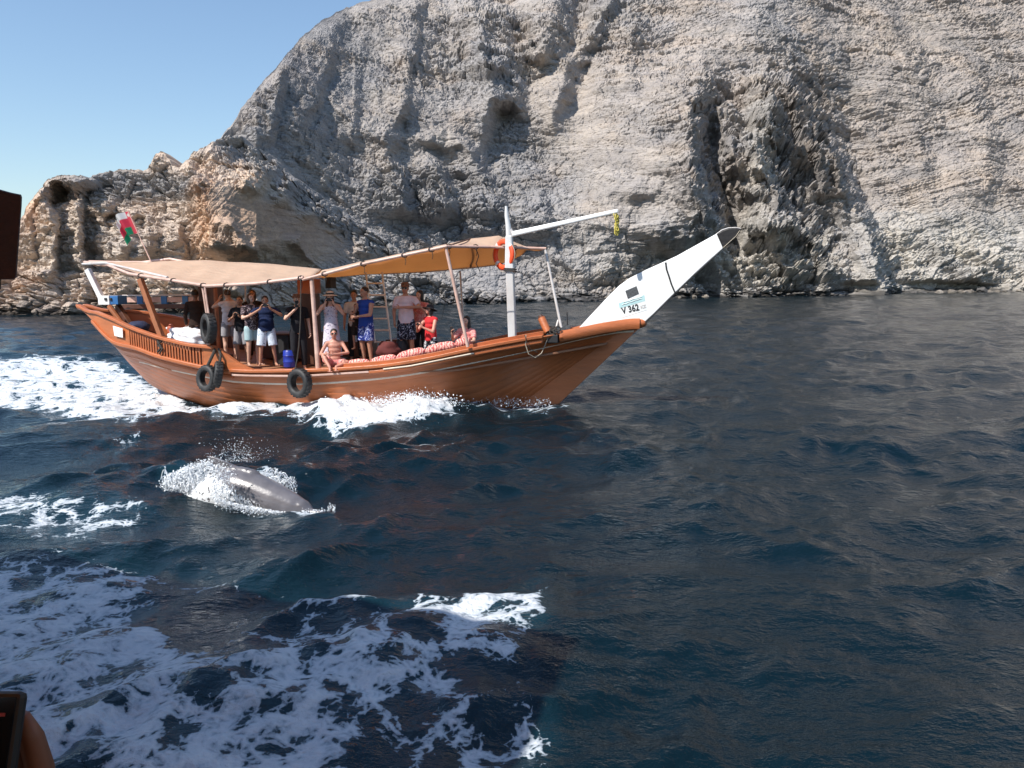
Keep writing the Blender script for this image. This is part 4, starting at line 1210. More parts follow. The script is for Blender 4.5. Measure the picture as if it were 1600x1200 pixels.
# ---- deck fittings
def dbox(name, mat, s0, s1, t0, t1, z0, z1, bev=0.01):
    return MB().box(Lc((s0 + s1) / 2, (t0 + t1) / 2, (z0 + z1) / 2), (s1 - s0, abs(t1 - t0), z1 - z0)).build(name, mat, dhow, bevel=bev)
wa, wb = on_plane(312, 500, 0.7)[0], on_plane(338, 500, 0.7)[0]
dbox('wheelhouse', M_DARKW, wa, wb, 0.35, 0.7, 0.96, 2.80)
dbox('wheelhouse_trim', M_WOOD, wb - 0.03, wb + 0.03, 0.62, 0.72, 0.96, 2.76)
dbox('engine_box', M_DARKW, -7.6, -6.2, -1.2, -0.3, 0.96, 1.62)
sC0 = on_plane(471, 500, 0.9)[0]; sC1 = on_plane(495, 500, 0.9)[0]
dbox('cabinet', M_DARKW, sC0, sC1 - 0.12, 0.45, 0.9, 0.96, 2.6)
zc = on_plane(471, 459, 0.9)[1]
dbox('cabinet_top', M_RAIL, sC0 - 0.05, sC1 - 0.1, 0.42, 0.94, zc, zc + 0.34)
dbox('loudspeaker', M_BLACK, sC1 + 0.1, sC1 + 0.24, 0.3, 0.6, zc + 0.12, zc + 0.38)
dbox('side_bench', M_DARKW, -4.5, -3.75, -1.6, -0.9, 0.96, 1.42)
dbox('side_bench', M_DARKW, -5.9, -5.0, -1.6, -0.9, 0.96, 1.36)
dbox('side_bench', M_DARKW, -3.3, -1.6, -1.55, -1.0, 0.96, 1.35)
dbox('hatch', M_DARKW, -3.0, -1.9, -0.6, 0.3, 0.96, 1.12)
# samson post, anchor gear and cleats at the bow
def rod(name, mat, a, b, ta, tb, r, r2=None):
    A, B = PL(a[0], a[1], ta), PL(b[0], b[1], tb)
    return MB().tube([A, A.lerp(B, .5), B], [r, r, r2 or r], 12).build(name, mat, dhow, smooth=True)
rod('samson_post', M_RAIL, (846, 497), (856, 519), 0.75, 0.85, 0.085, 0.08)
rod('samson_post', M_DARKW, (846, 496.5), (844, 493), 0.75, 0.75, 0.06, 0.05)
rod('antenna', M_BLACK, (886, 488), (887, 508), 0.3, 0.3, 0.012)
rod('light_pole', M_GREYP, (872, 500), (868, 516), 0.4, 0.5, 0.02)
rod('roller', M_GREYP, (866, 516), (874, 520), 0.9, 0.8, 0.04)
for k in range(9):
    x = 861 + random.uniform(-4, 11); y = 519 + random.uniform(-6, 9)
    c = PL(x, y, 0.88 + random.uniform(-.12, .05)); rr = random.uniform(0.04, 0.08)
    MB().tube([c + Vector((rr * cos(a), 0.4 * rr * sin(a + 1), rr * sin(a))) for a in np.linspace(0, 2 * pi, 10)[:-1]], 0.018, 6, closed=True).build('rope_coil', M_ROPE, dhow, smooth=True)
s_, z_ = side(862, 534); 
dbox('hawse_recess', M_BLACK, s_ - 0.13, s_ + 0.14, beam_at(s_) - 0.2, beam_at(s_) + 0.012, z_ - 0.03, z_ + 0.16, bev=0.02)
# hanging loops of rope
def hang(name, mat, pts, r=0.012, parent=dhow):
    P3 = [PL(x, y, t) for x, y, t in pts]
    return MB().tube(P3, r, 6).build(name, mat, parent, smooth=True)
hang('mooring_line', M_ROPE_L, [(822, 523, 1.2), (821, 538, 1.22), (826, 553, 1.2), (836, 559, 1.1), (846, 552, 1.0), (851, 541, 0.95), (856, 528, 0.95)], 0.010)
hang('mooring_line', M_ROPE, [(820, 523, 1.25), (823, 535, 1.27), (828, 545, 1.22), (840, 551, 1.1)], 0.008)
hang('mooring_line', M_ROPE, [(248, 524, 1.62), (247, 534, 1.70), (252, 543, 1.75), (246, 550, 1.78)], 0.03)
hang('mooring_line', M_ROPE, [(245, 528, 1.66), (253, 533, 1.7), (246, 540, 1.75), (254, 545, 1.78), (249, 553, 1.8)], 0.02)
hang('mooring_line', M_ROPE, [(744, 389, 1.8), (748, 400, 1.6), (744, 412, 1.5), (750, 424, 1.4)], 0.010)
hang('awning_stay', M_ROPE, [(718, 424, -1.7), (700, 450, -1.8), (690, 500, -1.8)], 0.006)
# square scuppers and stains on the side
for x, y in ((605, 600.5), (529, 606), (372, 604)):
    s, z = side(x, y, 0, 0.97); t = hull_t(s, z)
    MB().box(Lc(s, t + 0.004, z), (0.05, 0.02, 0.03)).build('scupper', M_BLACK, dhow)
# ================================================================== THINGS ON THE DHOW
def lathe_ring(mb, R0, prof, n=40):
    """ring about local z: prof = [(radial offset, height)] closed"""
    m = len(prof); vs = []
    for k in range(n):
        a = 2 * pi * k / n
        for dr, h in prof:
            vs.append(((R0 + dr) * cos(a), (R0 + dr) * sin(a), h))
    fs = [(k * m + j, ((k + 1) % n) * m + j, ((k + 1) % n) * m + (j + 1) % m, k * m + (j + 1) % m) for k in range(n) for j in range(m)]
    return mb.add(vs, fs)

def rot_to(normal, spin=0.0):
    q = Vector(normal).normalized().to_track_quat('Z', 'Y')
    return q.to_matrix().to_4x4() @ Matrix.Rotation(spin, 4, 'Z')

def tyre_parts():
    root = empty('tyre_fender', Matrix())
    prof = [(-0.075, -0.075), (-0.06, -0.092), (-0.01, -0.11), (0.045, -0.10), (0.065, -0.07), (0.072, 0.0), (0.065, 0.07), (0.045, 0.10), (-0.01, 0.11), (-0.06, 0.092), (-0.075, 0.075), (-0.070, 0.060), (-0.01, 0.09), (0.03, 0.05), (0.035, 0), (0.03, -0.05), (-0.01, -0.09), (-0.070, -0.060)]
    lathe_ring(MB(), 0.27, prof, 48).build('carcass', M_BLACKRUB, root, smooth=True, angle=60)
    tr = MB()
    for k in range(44):
        a = 2 * pi * k / 44
        M = Matrix.Rotation(a, 4, 'Z') @ Matrix.Translation((0.343, 0, 0)) @ Matrix.Rotation(0.3 * (1 if k % 2 else -1), 4, 'X')
        for zz in (-0.045, 0.045):
            b = MB().box((0, 0, zz), (0.014, 0.028, 0.07)); tr.add([M @ Vector(v) for v in b.v], b.f)
    o = tr.build('tread', M_BLACKRUB, root); o['kind'] = 'stuff'
    lathe_ring(MB(), 0.205, [(-0.012, -0.072), (0.004, -0.082), (0.004, 0.082), (-0.012, 0.072), (-0.004, 0)], 40).build('bead', M_BLACKRUB, root, smooth=True)
    return root
tyre = tyre_parts()
NB = Vector((SB[0], SB[1], 0)); HV = Vector((HD[0], HD[1], 0)); UP = Vector((0, 0, 1))
TY = [((326, 513), 2.02, NB * 0.75 + HV * -0.62 + UP * 0.05, 'black tyre hung from a rope under the awning edge beside the white bundle', 0.98),
      ((324, 591), 2.22, NB * 0.92 - HV * 0.30 + UP * 0.12, 'black tyre fender in front of its twin, hung on the hull aft', 0.86),
      ((340, 585), 2.14, NB * 0.60 - HV * 0.78 + UP * 0.2, 'black tyre fender half hidden behind another on the hull aft', 0.86),
      ((468, 598.5), 2.20, NB * 0.93 - HV * 0.32 + UP * 0.06, 'black tyre fender hanging alone on the middle of the hull from a long rope', 0.93)]
for i, ((px, py), t, nrm, lab, sc) in enumerate(TY):
    o = tyre if i == 0 else copy_tree(tyre)
    s, z = on_plane(px, py, t)
    o.matrix_world = Matrix.Translation(Wd(s, t, z)) @ rot_to(nrm) @ Matrix.Scale(sc, 4)
    tag(o, lab, 'tyre', 'tyre fenders hung along the dhow')
def hangw(name, mat, pts, r, label, cat, group=None):
    P3 = [Wd(on_plane(x, y, t)[0], t, on_plane(x, y, t)[1]) for x, y, t in pts]
    o = MB().tube(P3, r, 7).build(name, mat, None, smooth=True)
    return tag(o, label, cat, group)
hangw('hanging_rope', M_ROPE, [(470, 432, 2.02), (470, 460, 2.05), (469.5, 500, 2.08), (467, 540, 2.12), (464.5, 560, 2.16), (462, 572, 2.2), (463, 580, 2.24)], 0.014, 'dark rope from the awning edge down to the lone tyre amidships', 'rope', 'ropes holding the tyre fenders')
hangw('hanging_rope', M_ROPE, [(336, 546, 1.98), (333, 553, 2.12), (328, 564, 2.2), (323, 574, 2.24)], 0.035, 'knotted dark rope holding the paired tyres on the aft hull', 'rope', 'ropes holding the tyre fenders')
hangw('hanging_rope', M_PINKW, [(320, 449, 1.95), (323, 470, 1.97), (326, 490, 2.0)], 0.022, 'pale rope holding the upright tyre under the awning', 'rope', 'ropes holding the tyre fenders')
hangw('hanging_rope', M_ROPE, [(342, 545, 2.0), (345, 556, 2.12), (343, 570, 2.16)], 0.03, 'short dark rope over the gunwale to the rear tyre of the pair', 'rope', 'ropes holding the tyre fenders')

# life ring on the mast
M_ORANGE = surf('life_ring_orange', (0.80, 0.085, 0.025), rough=0.5, var=0.1)
M_SILVER = surf('reflective_tape', (0.62, 0.60, 0.58), rough=0.35)
ring = empty('life_ring', Matrix())
circ = [(0.062 * cos(a), 0.045 * sin(a)) for a in np.linspace(0, 2 * pi, 13)[:-1]]
lathe_ring(MB(), 0.285, circ, 48).build('float', M_ORANGE, ring, smooth=True, angle=180)
for k in range(4):
    a0 = k * pi / 2 + 0.6; vs = []; n = 6; m = len(circ)
    for i in range(n):
        a = a0 + 0.28 * i / (n - 1)
        for dr, h in circ: vs.append(((0.285 + dr * 1.05) * cos(a), (0.285 + dr * 1.05) * sin(a), h * 1.06))
    MB().add(vs, [(i * m + j, (i + 1) * m + j, (i + 1) * m + (j + 1) % m, i * m + (j + 1) % m) for i in range(n - 1) for j in range(m)]).build('tape_band', M_SILVER, ring, smooth=True)
MB().tube([(0.36 * cos(a) * (1.0 + 0.05 * cos(4 * a)), 0.36 * sin(a) * (1.0 + 0.05 * cos(4 * a)), 0) for a in np.linspace(0, 2 * pi, 41)[:-1]], 0.008, 5, closed=True).build('grab_line', M_ROPE_L, ring)
s, z = on_plane(788.5, 398, 0.62)
ring.matrix_world = Matrix.Translation(Wd(s - 0.02, 0.62, z)) @ rot_to(NB * 0.80 - HV * 0.6)
tag(ring, 'orange life ring with pale bands strapped to the mast', 'life ring')

def Wp(px, py, t):
    s, z = on_plane(px, py, t); return Wd(s, t, z)
# yellow netting hanging from the boom
M_YEL = surf('yellow_net', (0.50, 0.42, 0.08), rough=0.8, var=0.3, scale=30)
net = MB()
for k in range(16):
    x = 963.5 + random.uniform(-2.2, 2.2); y = 334 + 30 * k / 16
    s, z = on_plane(x, y + 1.5, 0.7); c = Wd(s, 0.7 + random.uniform(-.03, .03), z); rr = random.uniform(0.022, 0.045)
    net.tube([c + Vector((rr * cos(a), rr * sin(a + 0.7), rr * 1.5 * sin(a))) for a in np.linspace(0, 2 * pi, 8)[:-1]], 0.011, 5, closed=True)
net.tube([Wp(962.5, 331, 0.7), Wp(965, 368, 0.7)], 0.016, 6)
tag(net.build('hanging_net', M_YEL, None), 'tangle of yellow cord hanging from the end of the white boom', 'cord')

# flag on its staff
M_FLAG, nt, N, L, P = new_mat('flag_cloth')
at_ = N.new('ShaderNodeAttribute'); at_.attribute_name = 'flag'
L.new(at_.outputs['Color'], P.inputs['Base Color']); P.inputs['Roughness'].default_value = 0.8
trn = N.new('ShaderNodeBsdfTranslucent'); L.new(at_.outputs['Color'], trn.inputs['Color'])
ms = N.new('ShaderNodeMixShader'); ms.inputs[0].default_value = 0.35
L.new(P.outputs[0], ms.inputs[1]); L.new(trn.outputs[0], ms.inputs[2]); L.new(ms.outputs[0], N['Material Output'].inputs['Surface'])
flag = empty('flag', Matrix())
fa = Wd(*(lambda q: (q[0], -1.3, q[1]))(on_plane(237, 411, -1.3))); fb = Wd(*(lambda q: (q[0], -1.3, q[1]))(on_plane(200, 330, -1.3)))
MB().tube([fa, fa.lerp(fb, 0.5), fb], [0.018, 0.015, 0.012], 8).build('staff', M_PINKW, flag, smooth=True)
nu, nv = 34, 24; vs = []; colr = []
hoist0, hoist1 = fa.lerp(fb, 0.58), fa.lerp(fb, 1.0)
for j in range(nv):
    v = j / (nv - 1); h0 = hoist1.lerp(hoist0, v)
    for i in range(nu):
        u = i / (nu - 1)
        # the free cloth swings back over the staff and hangs in soft folds
        a_ = 2.2 * u
        p = h0 + Vector((-0.27 * sin(a_) - 0.10 * u, 0.05 + 0.10 * sin(u * 11 + v * 1.2) * min(1, u * 2.5) - 0.1 * u, -0.40 * u ** 1.5 + 0.03 * sin(u * 3)))
        p.x += 0.05 * sin(u * 8 + v * 2) * u + 0.10 * u * v
        vs.append(p)
        if u < 0.2: c = (0.62, 0.05, 0.08)
        elif v < 0.30: c = (0.70, 0.69, 0.67)
        elif v < 0.68: c = (0.58, 0.03, 0.07)
        else: c = (0.0, 0.20, 0.09)
        if 0.04 < u < 0.16 and 0.06 < v < 0.26 and abs(u - 0.1) + abs(v - 0.16) < 0.09: c = (0.72, 0.68, 0.62)
        colr.append((*c, 1))
fo = mesh_np('flag_cloth', vs, grid_faces(nv, nu), M_FLAG, flag, attrs={'flag': ('FLOAT_COLOR', colr)})
tag(flag, 'white, red and green flag drooping from a leaning staff behind the aft awning', 'flag')

# ladder
M_ALU = surf('white_ladder_metal', (0.85, 0.85, 0.84), rough=0.35)
lad = empty('ladder', Matrix())
def Wp(px, py, t):
    s, z = on_plane(px, py, t); return Wd(s, t, z)
l0, l1 = Wp(571.5, 425, -0.3), Wp(586, 536, -0.3); r0, r1 = Wp(597, 425, -0.3), Wp(611.5, 536, -0.3)
for a, b in ((l0, l1), (r0, r1)): MB().beam(a, b, 0.05, 0.03).build('ladder_rail', M_ALU, lad)
for k in range(6):
    f = 0.16 + 0.165 * k
    MB().tube([l0.lerp(l1, f), r0.lerp(r1, f)], 0.02, 8).build('rung', M_ALU, lad, smooth=True)
tag(lad, 'white metal ladder leaning up to the awning between the passengers', 'ladder')
x0 = Wp(603, 432, -0.9); x1 = Wp(607.5, 536, -0.9)

# pink padded bolsters along the gunwale
def bolster_mat():
    m, nt, N, L, P = new_mat('pink_patterned_bolster')
    tc = N.new('ShaderNodeTexCoord').outputs['Object']
    w = N.new('ShaderNodeTexWave'); w.inputs['Scale'].default_value = 5; w.inputs['Distortion'].default_value = 9; w.inputs['Detail'].default_value = 4; w.inputs['Detail Scale'].default_value = 2.5; L.new(tc, w.inputs['Vector'])
    r = ramp(N, [(0.25, (0.42, 0.07, 0.07)), (0.5, (0.72, 0.32, 0.28)), (0.8, (0.78, 0.45, 0.38))]); L.new(w.outputs[0], r.inputs[0])
    L.new(r.outputs[0], P.inputs['Base Color']); P.inputs['Roughness'].default_value = 0.85
    return m
M_BOL = bolster_mat()
bl = [(541, 571.5), (578, 569), (620, 560.5), (665, 549.5), (712, 540), (735, 534)]
labs = ['faded pink bolster beside the seated man in sunglasses', 'pink striped bolster below the man in blue shorts', 'pink striped bolster below the man in black patterned shorts',
        'pink striped bolster below the woman in the black hat', 'short pink bolster under the seated woman in pink']
for i in range(5):
    (xa, ya), (xb, yb) = bl[i], bl[i + 1]
    pts = []
    for k in range(9):
        f = k / 8; x, y = xa + (xb - xa) * f, ya + (yb - ya) * f
        s, z = side(x, y, -0.22); pts.append(Wd(s, beam_at(s) - 0.24, z + 0.03 * sin(pi * f)))
    rr = [0.05, 0.095, 0.105, 0.1, 0.108, 0.1, 0.105, 0.095, 0.045]
    b_ = MB().tube(pts, rr, 14).build('bolster', M_BOL, None, smooth=True, angle=180)
    tag(b_, labs[i], 'bolster', 'pink bolsters along the gunwale')

# white tarpaulin bundle on the aft deck
def lump(name, mat, c, size, amp, seed, parent=None, M=None, sub=4, flatbase=True):
    bm = bmesh.new(); bmesh.ops.create_icosphere(bm, subdivisions=sub, radius=1)
    for v in bm.verts:
        p = v.co.copy()
        k = 1 + amp * (mnoise.noise(p * 1.6 + Vector((seed, 0, 0))) + 0.6 * mnoise.noise(p * 4 + Vector((0, seed, 0))) - 0.5 * abs(mnoise.noise(p * 3 + Vector((seed, 3, 0)))))
        v.co = Vector((p.x * size[0], p.y * size[1], p.z * size[2])) * k
        if flatbase and v.co.z < -size[2] * 0.6: v.co.z = -size[2] * 0.6
    for f in bm.faces: f.smooth = True
    me = bpy.data.meshes.new(name); bm.to_mesh(me); bm.free(); me.materials.append(mat)
    o = bpy.data.objects.new(name, me); link(o, parent)
    o.matrix_world = (Matrix.Translation(c) @ (M or Matrix()))
    return o
BR_ = Matrix.Rotation(YAW, 4, 'Z')
M_TARP = surf('white_tarpaulin', (0.78, 0.78, 0.80), rough=0.6, var=0.05, bump=0.4, bscale=5)
tarp = lump('tarpaulin_bundle', M_TARP, Wp(296, 527, 0.9), (0.60, 0.45, 0.27), 0.28, 3, M=BR_ @ Matrix.Rotation(R(5), 4, 'Y'))
tag(tarp, 'white tarpaulin bundle lying on the aft deck behind the slatted bulwark', 'tarpaulin')
M_REDC = surf('rusty_red_plastic', (0.42, 0.10, 0.05), rough=0.5)
can = empty('jerry_can', Matrix.Translation(Wp(267.5, 515, 1.1)) @ BR_)
MB().box((0, 0, 0), (0.16, 0.12, 0.17)).build('can_body', M_REDC, can, bevel=0.03)
MB().tube([(-0.05, 0, 0.085), (-0.04, 0, 0.12), (0.03, 0, 0.12), (0.05, 0, 0.085)], 0.013, 6).build('can_handle', M_REDC, can)
MB().tube([(-0.08, 0, 0.02), (-0.13, 0, 0.04)], 0.025, 8).build('can_spout', M_WHITE, can, smooth=True)
tag(can, 'small rusty red can beside the white tarpaulin bundle', 'can')
M_NAVYB = surf('dark_blue_cloth', (0.012, 0.02, 0.06), rough=0.8)
bagA = lump('folded_bag', M_NAVYB, Wp(216, 511, 0.2), (0.28, 0.3, 0.16), 0.15, 8, M=BR_, sub=3)
tag(bagA, 'dark blue bag at the stern behind the plaque', 'bag')
# blue drum and black box by the cabinet
M_DRUM = surf('blue_plastic_drum', (0.015, 0.035, 0.30), rough=0.35)
drum = empty('blue_drum', Matrix.Translation(Wp(453, 574, 1.45)) @ Matrix())
drum.location.z = DECK_Z
lathe_ring(MB(), 0.0, [(0.001, 0), (0.13, 0), (0.14, 0.02), (0.14, 0.10), (0.148, 0.115), (0.148, 0.13), (0.14, 0.145), (0.14, 0.25), (0.148, 0.265), (0.14, 0.28), (0.135, 0.36), (0.12, 0.38), (0.001, 0.38)], 24).build('drum_body', M_DRUM, drum, smooth=True, angle=50)
lathe_ring(MB(), 0.0, [(0.001, 0.38), (0.05, 0.38), (0.05, 0.40), (0.001, 0.40)], 16).build('lid', M_BLACK, drum)
tag(drum, 'bright blue plastic drum on deck beside the man in black', 'drum')
cr = empty('black_crate', Matrix.Translation(Wp(446, 560, 0.95)) @ BR_); cr.location.z = DECK_Z
MB().box((0, 0, 0.35), (0.42, 0.42, 0.70)).build('crate_body', M_BLACK, cr, bevel=0.02)
MB().box((0, 0, 0.72), (0.45, 0.45, 0.035)).build('lid', M_DARKW, cr, bevel=0.008)
tag(cr, 'tall black box on deck behind the man in white shorts', 'box')
cl_ = lump('deck_clutter', surf('dark_red_cloth', (0.10, 0.02, 0.018), rough=0.9), Wp(606, 548, 0.9), (0.30, 0.25, 0.22), 0.3, 12, M=BR_, sub=3)
cl_.name = 'cloth_bag'; tag(cl_, 'dark red cloth bag on deck at the foot of the ladder', 'bag')
cl2 = lump('backpack', M_BLACK, Wp(628, 548, 0.55), (0.16, 0.2, 0.34), 0.15, 15, M=BR_, sub=3)
tag(cl2, 'black backpack standing beside the man in white', 'backpack')
# ================================================================== PEOPLE
def skin_mat(name, c): 
    m, nt, N, L, P = new_mat(name)
    tc = N.new('ShaderNodeTexCoord').outputs['Object']
    r = ramp(N, [(0.3, tuple(k * 0.9 for k in c)), (0.7, tuple(min(1, k * 1.1) for k in c))]); L.new(noise_node(N, L, tc, 14, 4), r.inputs[0])
    L.new(r.outputs[0], P.inputs['Base Color']); P.inputs['Roughness'].default_value = 0.5
    P.inputs['Subsurface Weight'].default_value = 0.08; P.inputs['Subsurface Radius'].default_value = (0.6, 0.25, 0.12); P.inputs['Subsurface Scale'].default_value = 0.02
    return m
SK_TAN = skin_mat('tanned_skin', (0.42, 0.21, 0.135)); SK_LIGHT = skin_mat('light_skin', (0.56, 0.33, 0.24)); SK_RED = skin_mat('sunburnt_skin', (0.52, 0.24, 0.17)); SK_DARK = skin_mat('brown_skin', (0.19, 0.09, 0.055))
HAIR = {k: surf(k + '_hair', c, rough=0.6, var=0.3, scale=40, bump=0.4, bscale=90) for k, c in dict(black=(0.012, 0.010, 0.009), brown=(0.05, 0.025, 0.014), auburn=(0.10, 0.03, 0.015)).items()}
M_EYEW = surf('eye_white', (0.7, 0.7, 0.68), rough=0.3); M_LIP = surf('lip', (0.35, 0.10, 0.09), rough=0.5); M_PHONE = surf('phone_case_black', (0.010, 0.010, 0.012), rough=0.55); M_LENS = surf('dark_lens', (0.01, 0.01, 0.012), rough=0.1, coat=0.5)

def cloth(name, c, pattern=None, scale=14):
    """a fabric; pattern = (colour, amount) scatters printed motifs"""
    m, nt, N, L, P = new_mat(name)
    tc = N.new('ShaderNodeTexCoord').outputs['Object']
    lo = tuple(k * 0.88 for k in c); hi = tuple(min(1, k * 1.08) for k in c)
    r = ramp(N, [(0.3, lo), (0.7, hi)]); L.new(noise_node(N, L, tc, 9, 4), r.inputs[0]); out = r.outputs[0]
    if pattern:
        pc, th = pattern
        n = noise_node(N, L, tc, scale, 3, 0.6, None, 1.5)
        rr = ramp(N, [(th, 0.0), (th + 0.03, 1.0)]); L.new(n, rr.inputs[0])
        mx = N.new('ShaderNodeMix'); mx.data_type = 'RGBA'; L.new(rr.outputs[0], mx.inputs[0]); L.new(out, mx.inputs[6]); mx.inputs[7].default_value = (*pc, 1); out = mx.outputs[2]
    L.new(out, P.inputs['Base Color']); P.inputs['Roughness'].default_value = 0.9; P.inputs['Specular IOR Level'].default_value = 0.2
    b = N.new('ShaderNodeBump'); b.inputs['Strength'].default_value = 0.5; b.inputs['Distance'].default_value = 0.02
    L.new(noise_node(N, L, tc, 11, 4, 0.6, (1, 1, 0.5)), b.inputs['Height']); L.new(b.outputs[0], P.inputs['Normal'])
    return m

PENDING = []          # (object, voxel, extra MB): surfaces fused in one evaluation
VOX = [0.0145]
def fuse(name, mb, mat, parent, voxel=0.016, extra=None, smooth_it=4):
    o = mb.build(name, mat, parent)
    m = o.modifiers.new('remesh', 'REMESH'); m.mode = 'VOXEL'; m.voxel_size = voxel; m.use_smooth_shade = True
    s_ = o.modifiers.new('smooth', 'SMOOTH'); s_.factor = 0.5; s_.iterations = smooth_it
    PENDING.append((o, extra))
    return o
def bake_pending():
    bpy.context.view_layer.update()
    dg = bpy.context.evaluated_depsgraph_get()
    done = []
    for o, extra in PENDING:
        me = bpy.data.meshes.new_from_object(o.evaluated_get(dg), depsgraph=dg)
        done.append((o, extra, me))
    for o, extra, me in done:
        o.modifiers.clear()
        if extra is not None and extra.v:
            bm = bmesh.new(); bm.from_mesh(me)
            vv = [bm.verts.new(v) for v in extra.v]
            for f in extra.f:
                try: bm.faces.new([vv[i] for i in f])
                except ValueError: pass
            bm.to_mesh(me); bm.free()
        me.polygons.foreach_set('use_smooth', [True] * len(me.polygons))
        mats = list(o.data.materials)
        me.materials.clear()
        for k in mats: me.materials.append(k)
        o.data = me
    PENDING.clear()

def hand_mb(mb, ex, wrist, direc, palm_n, side_, curl=0.6, k=1.0):
    """palm plus five bent fingers: palm goes into the fused body, fingers are added as their own tubes"""
    d = Vector(direc).normalized(); n = Vector(palm_n).normalized(); n = (n - d * n.dot(d)).normalized(); x = d.cross(n) * side_
    w = Vector(wrist)
    mb.capsule(w, w + d * 0.03 * k, 0.025 * k, 0.032 * k, 8)
    for u in (-0.022, 0.0, 0.022): mb.capsule(w + d * 0.03 * k + x * u * 0.7 * k, w + d * 0.082 * k + x * u * k, 0.019 * k, 0.014 * k, 6)
    for u, ln in ((-0.030, 0.062), (-0.011, 0.076), (0.009, 0.080), (0.028, 0.072)):
        p = w + d * 0.07 * k + x * u * k; pts = [p]; dd = d.copy()
        for seg in (0.42, 0.33, 0.25):
            dd = (dd * cos(curl * 0.8) + n * sin(curl * 0.8)).normalized(); nn = n - dd * n.dot(dd); n2 = nn.normalized() if nn.length > 1e-3 else n
            p = p + dd * ln * seg * k; pts.append(p)
        ex.tube(pts, [0.0095 * k, 0.0088 * k, 0.0078 * k, 0.0055 * k], 6)
    p = w + d * 0.02 * k + x * 0.024 * k
    ex.tube([p, p + (d * 0.5 + x * 0.75 + n * 0.3).normalized() * 0.035 * k, p + (d * 0.9 + x * 0.8 + n * 0.6).normalized() * 0.068 * k], [0.014 * k, 0.0115 * k, 0.008 * k], 6)

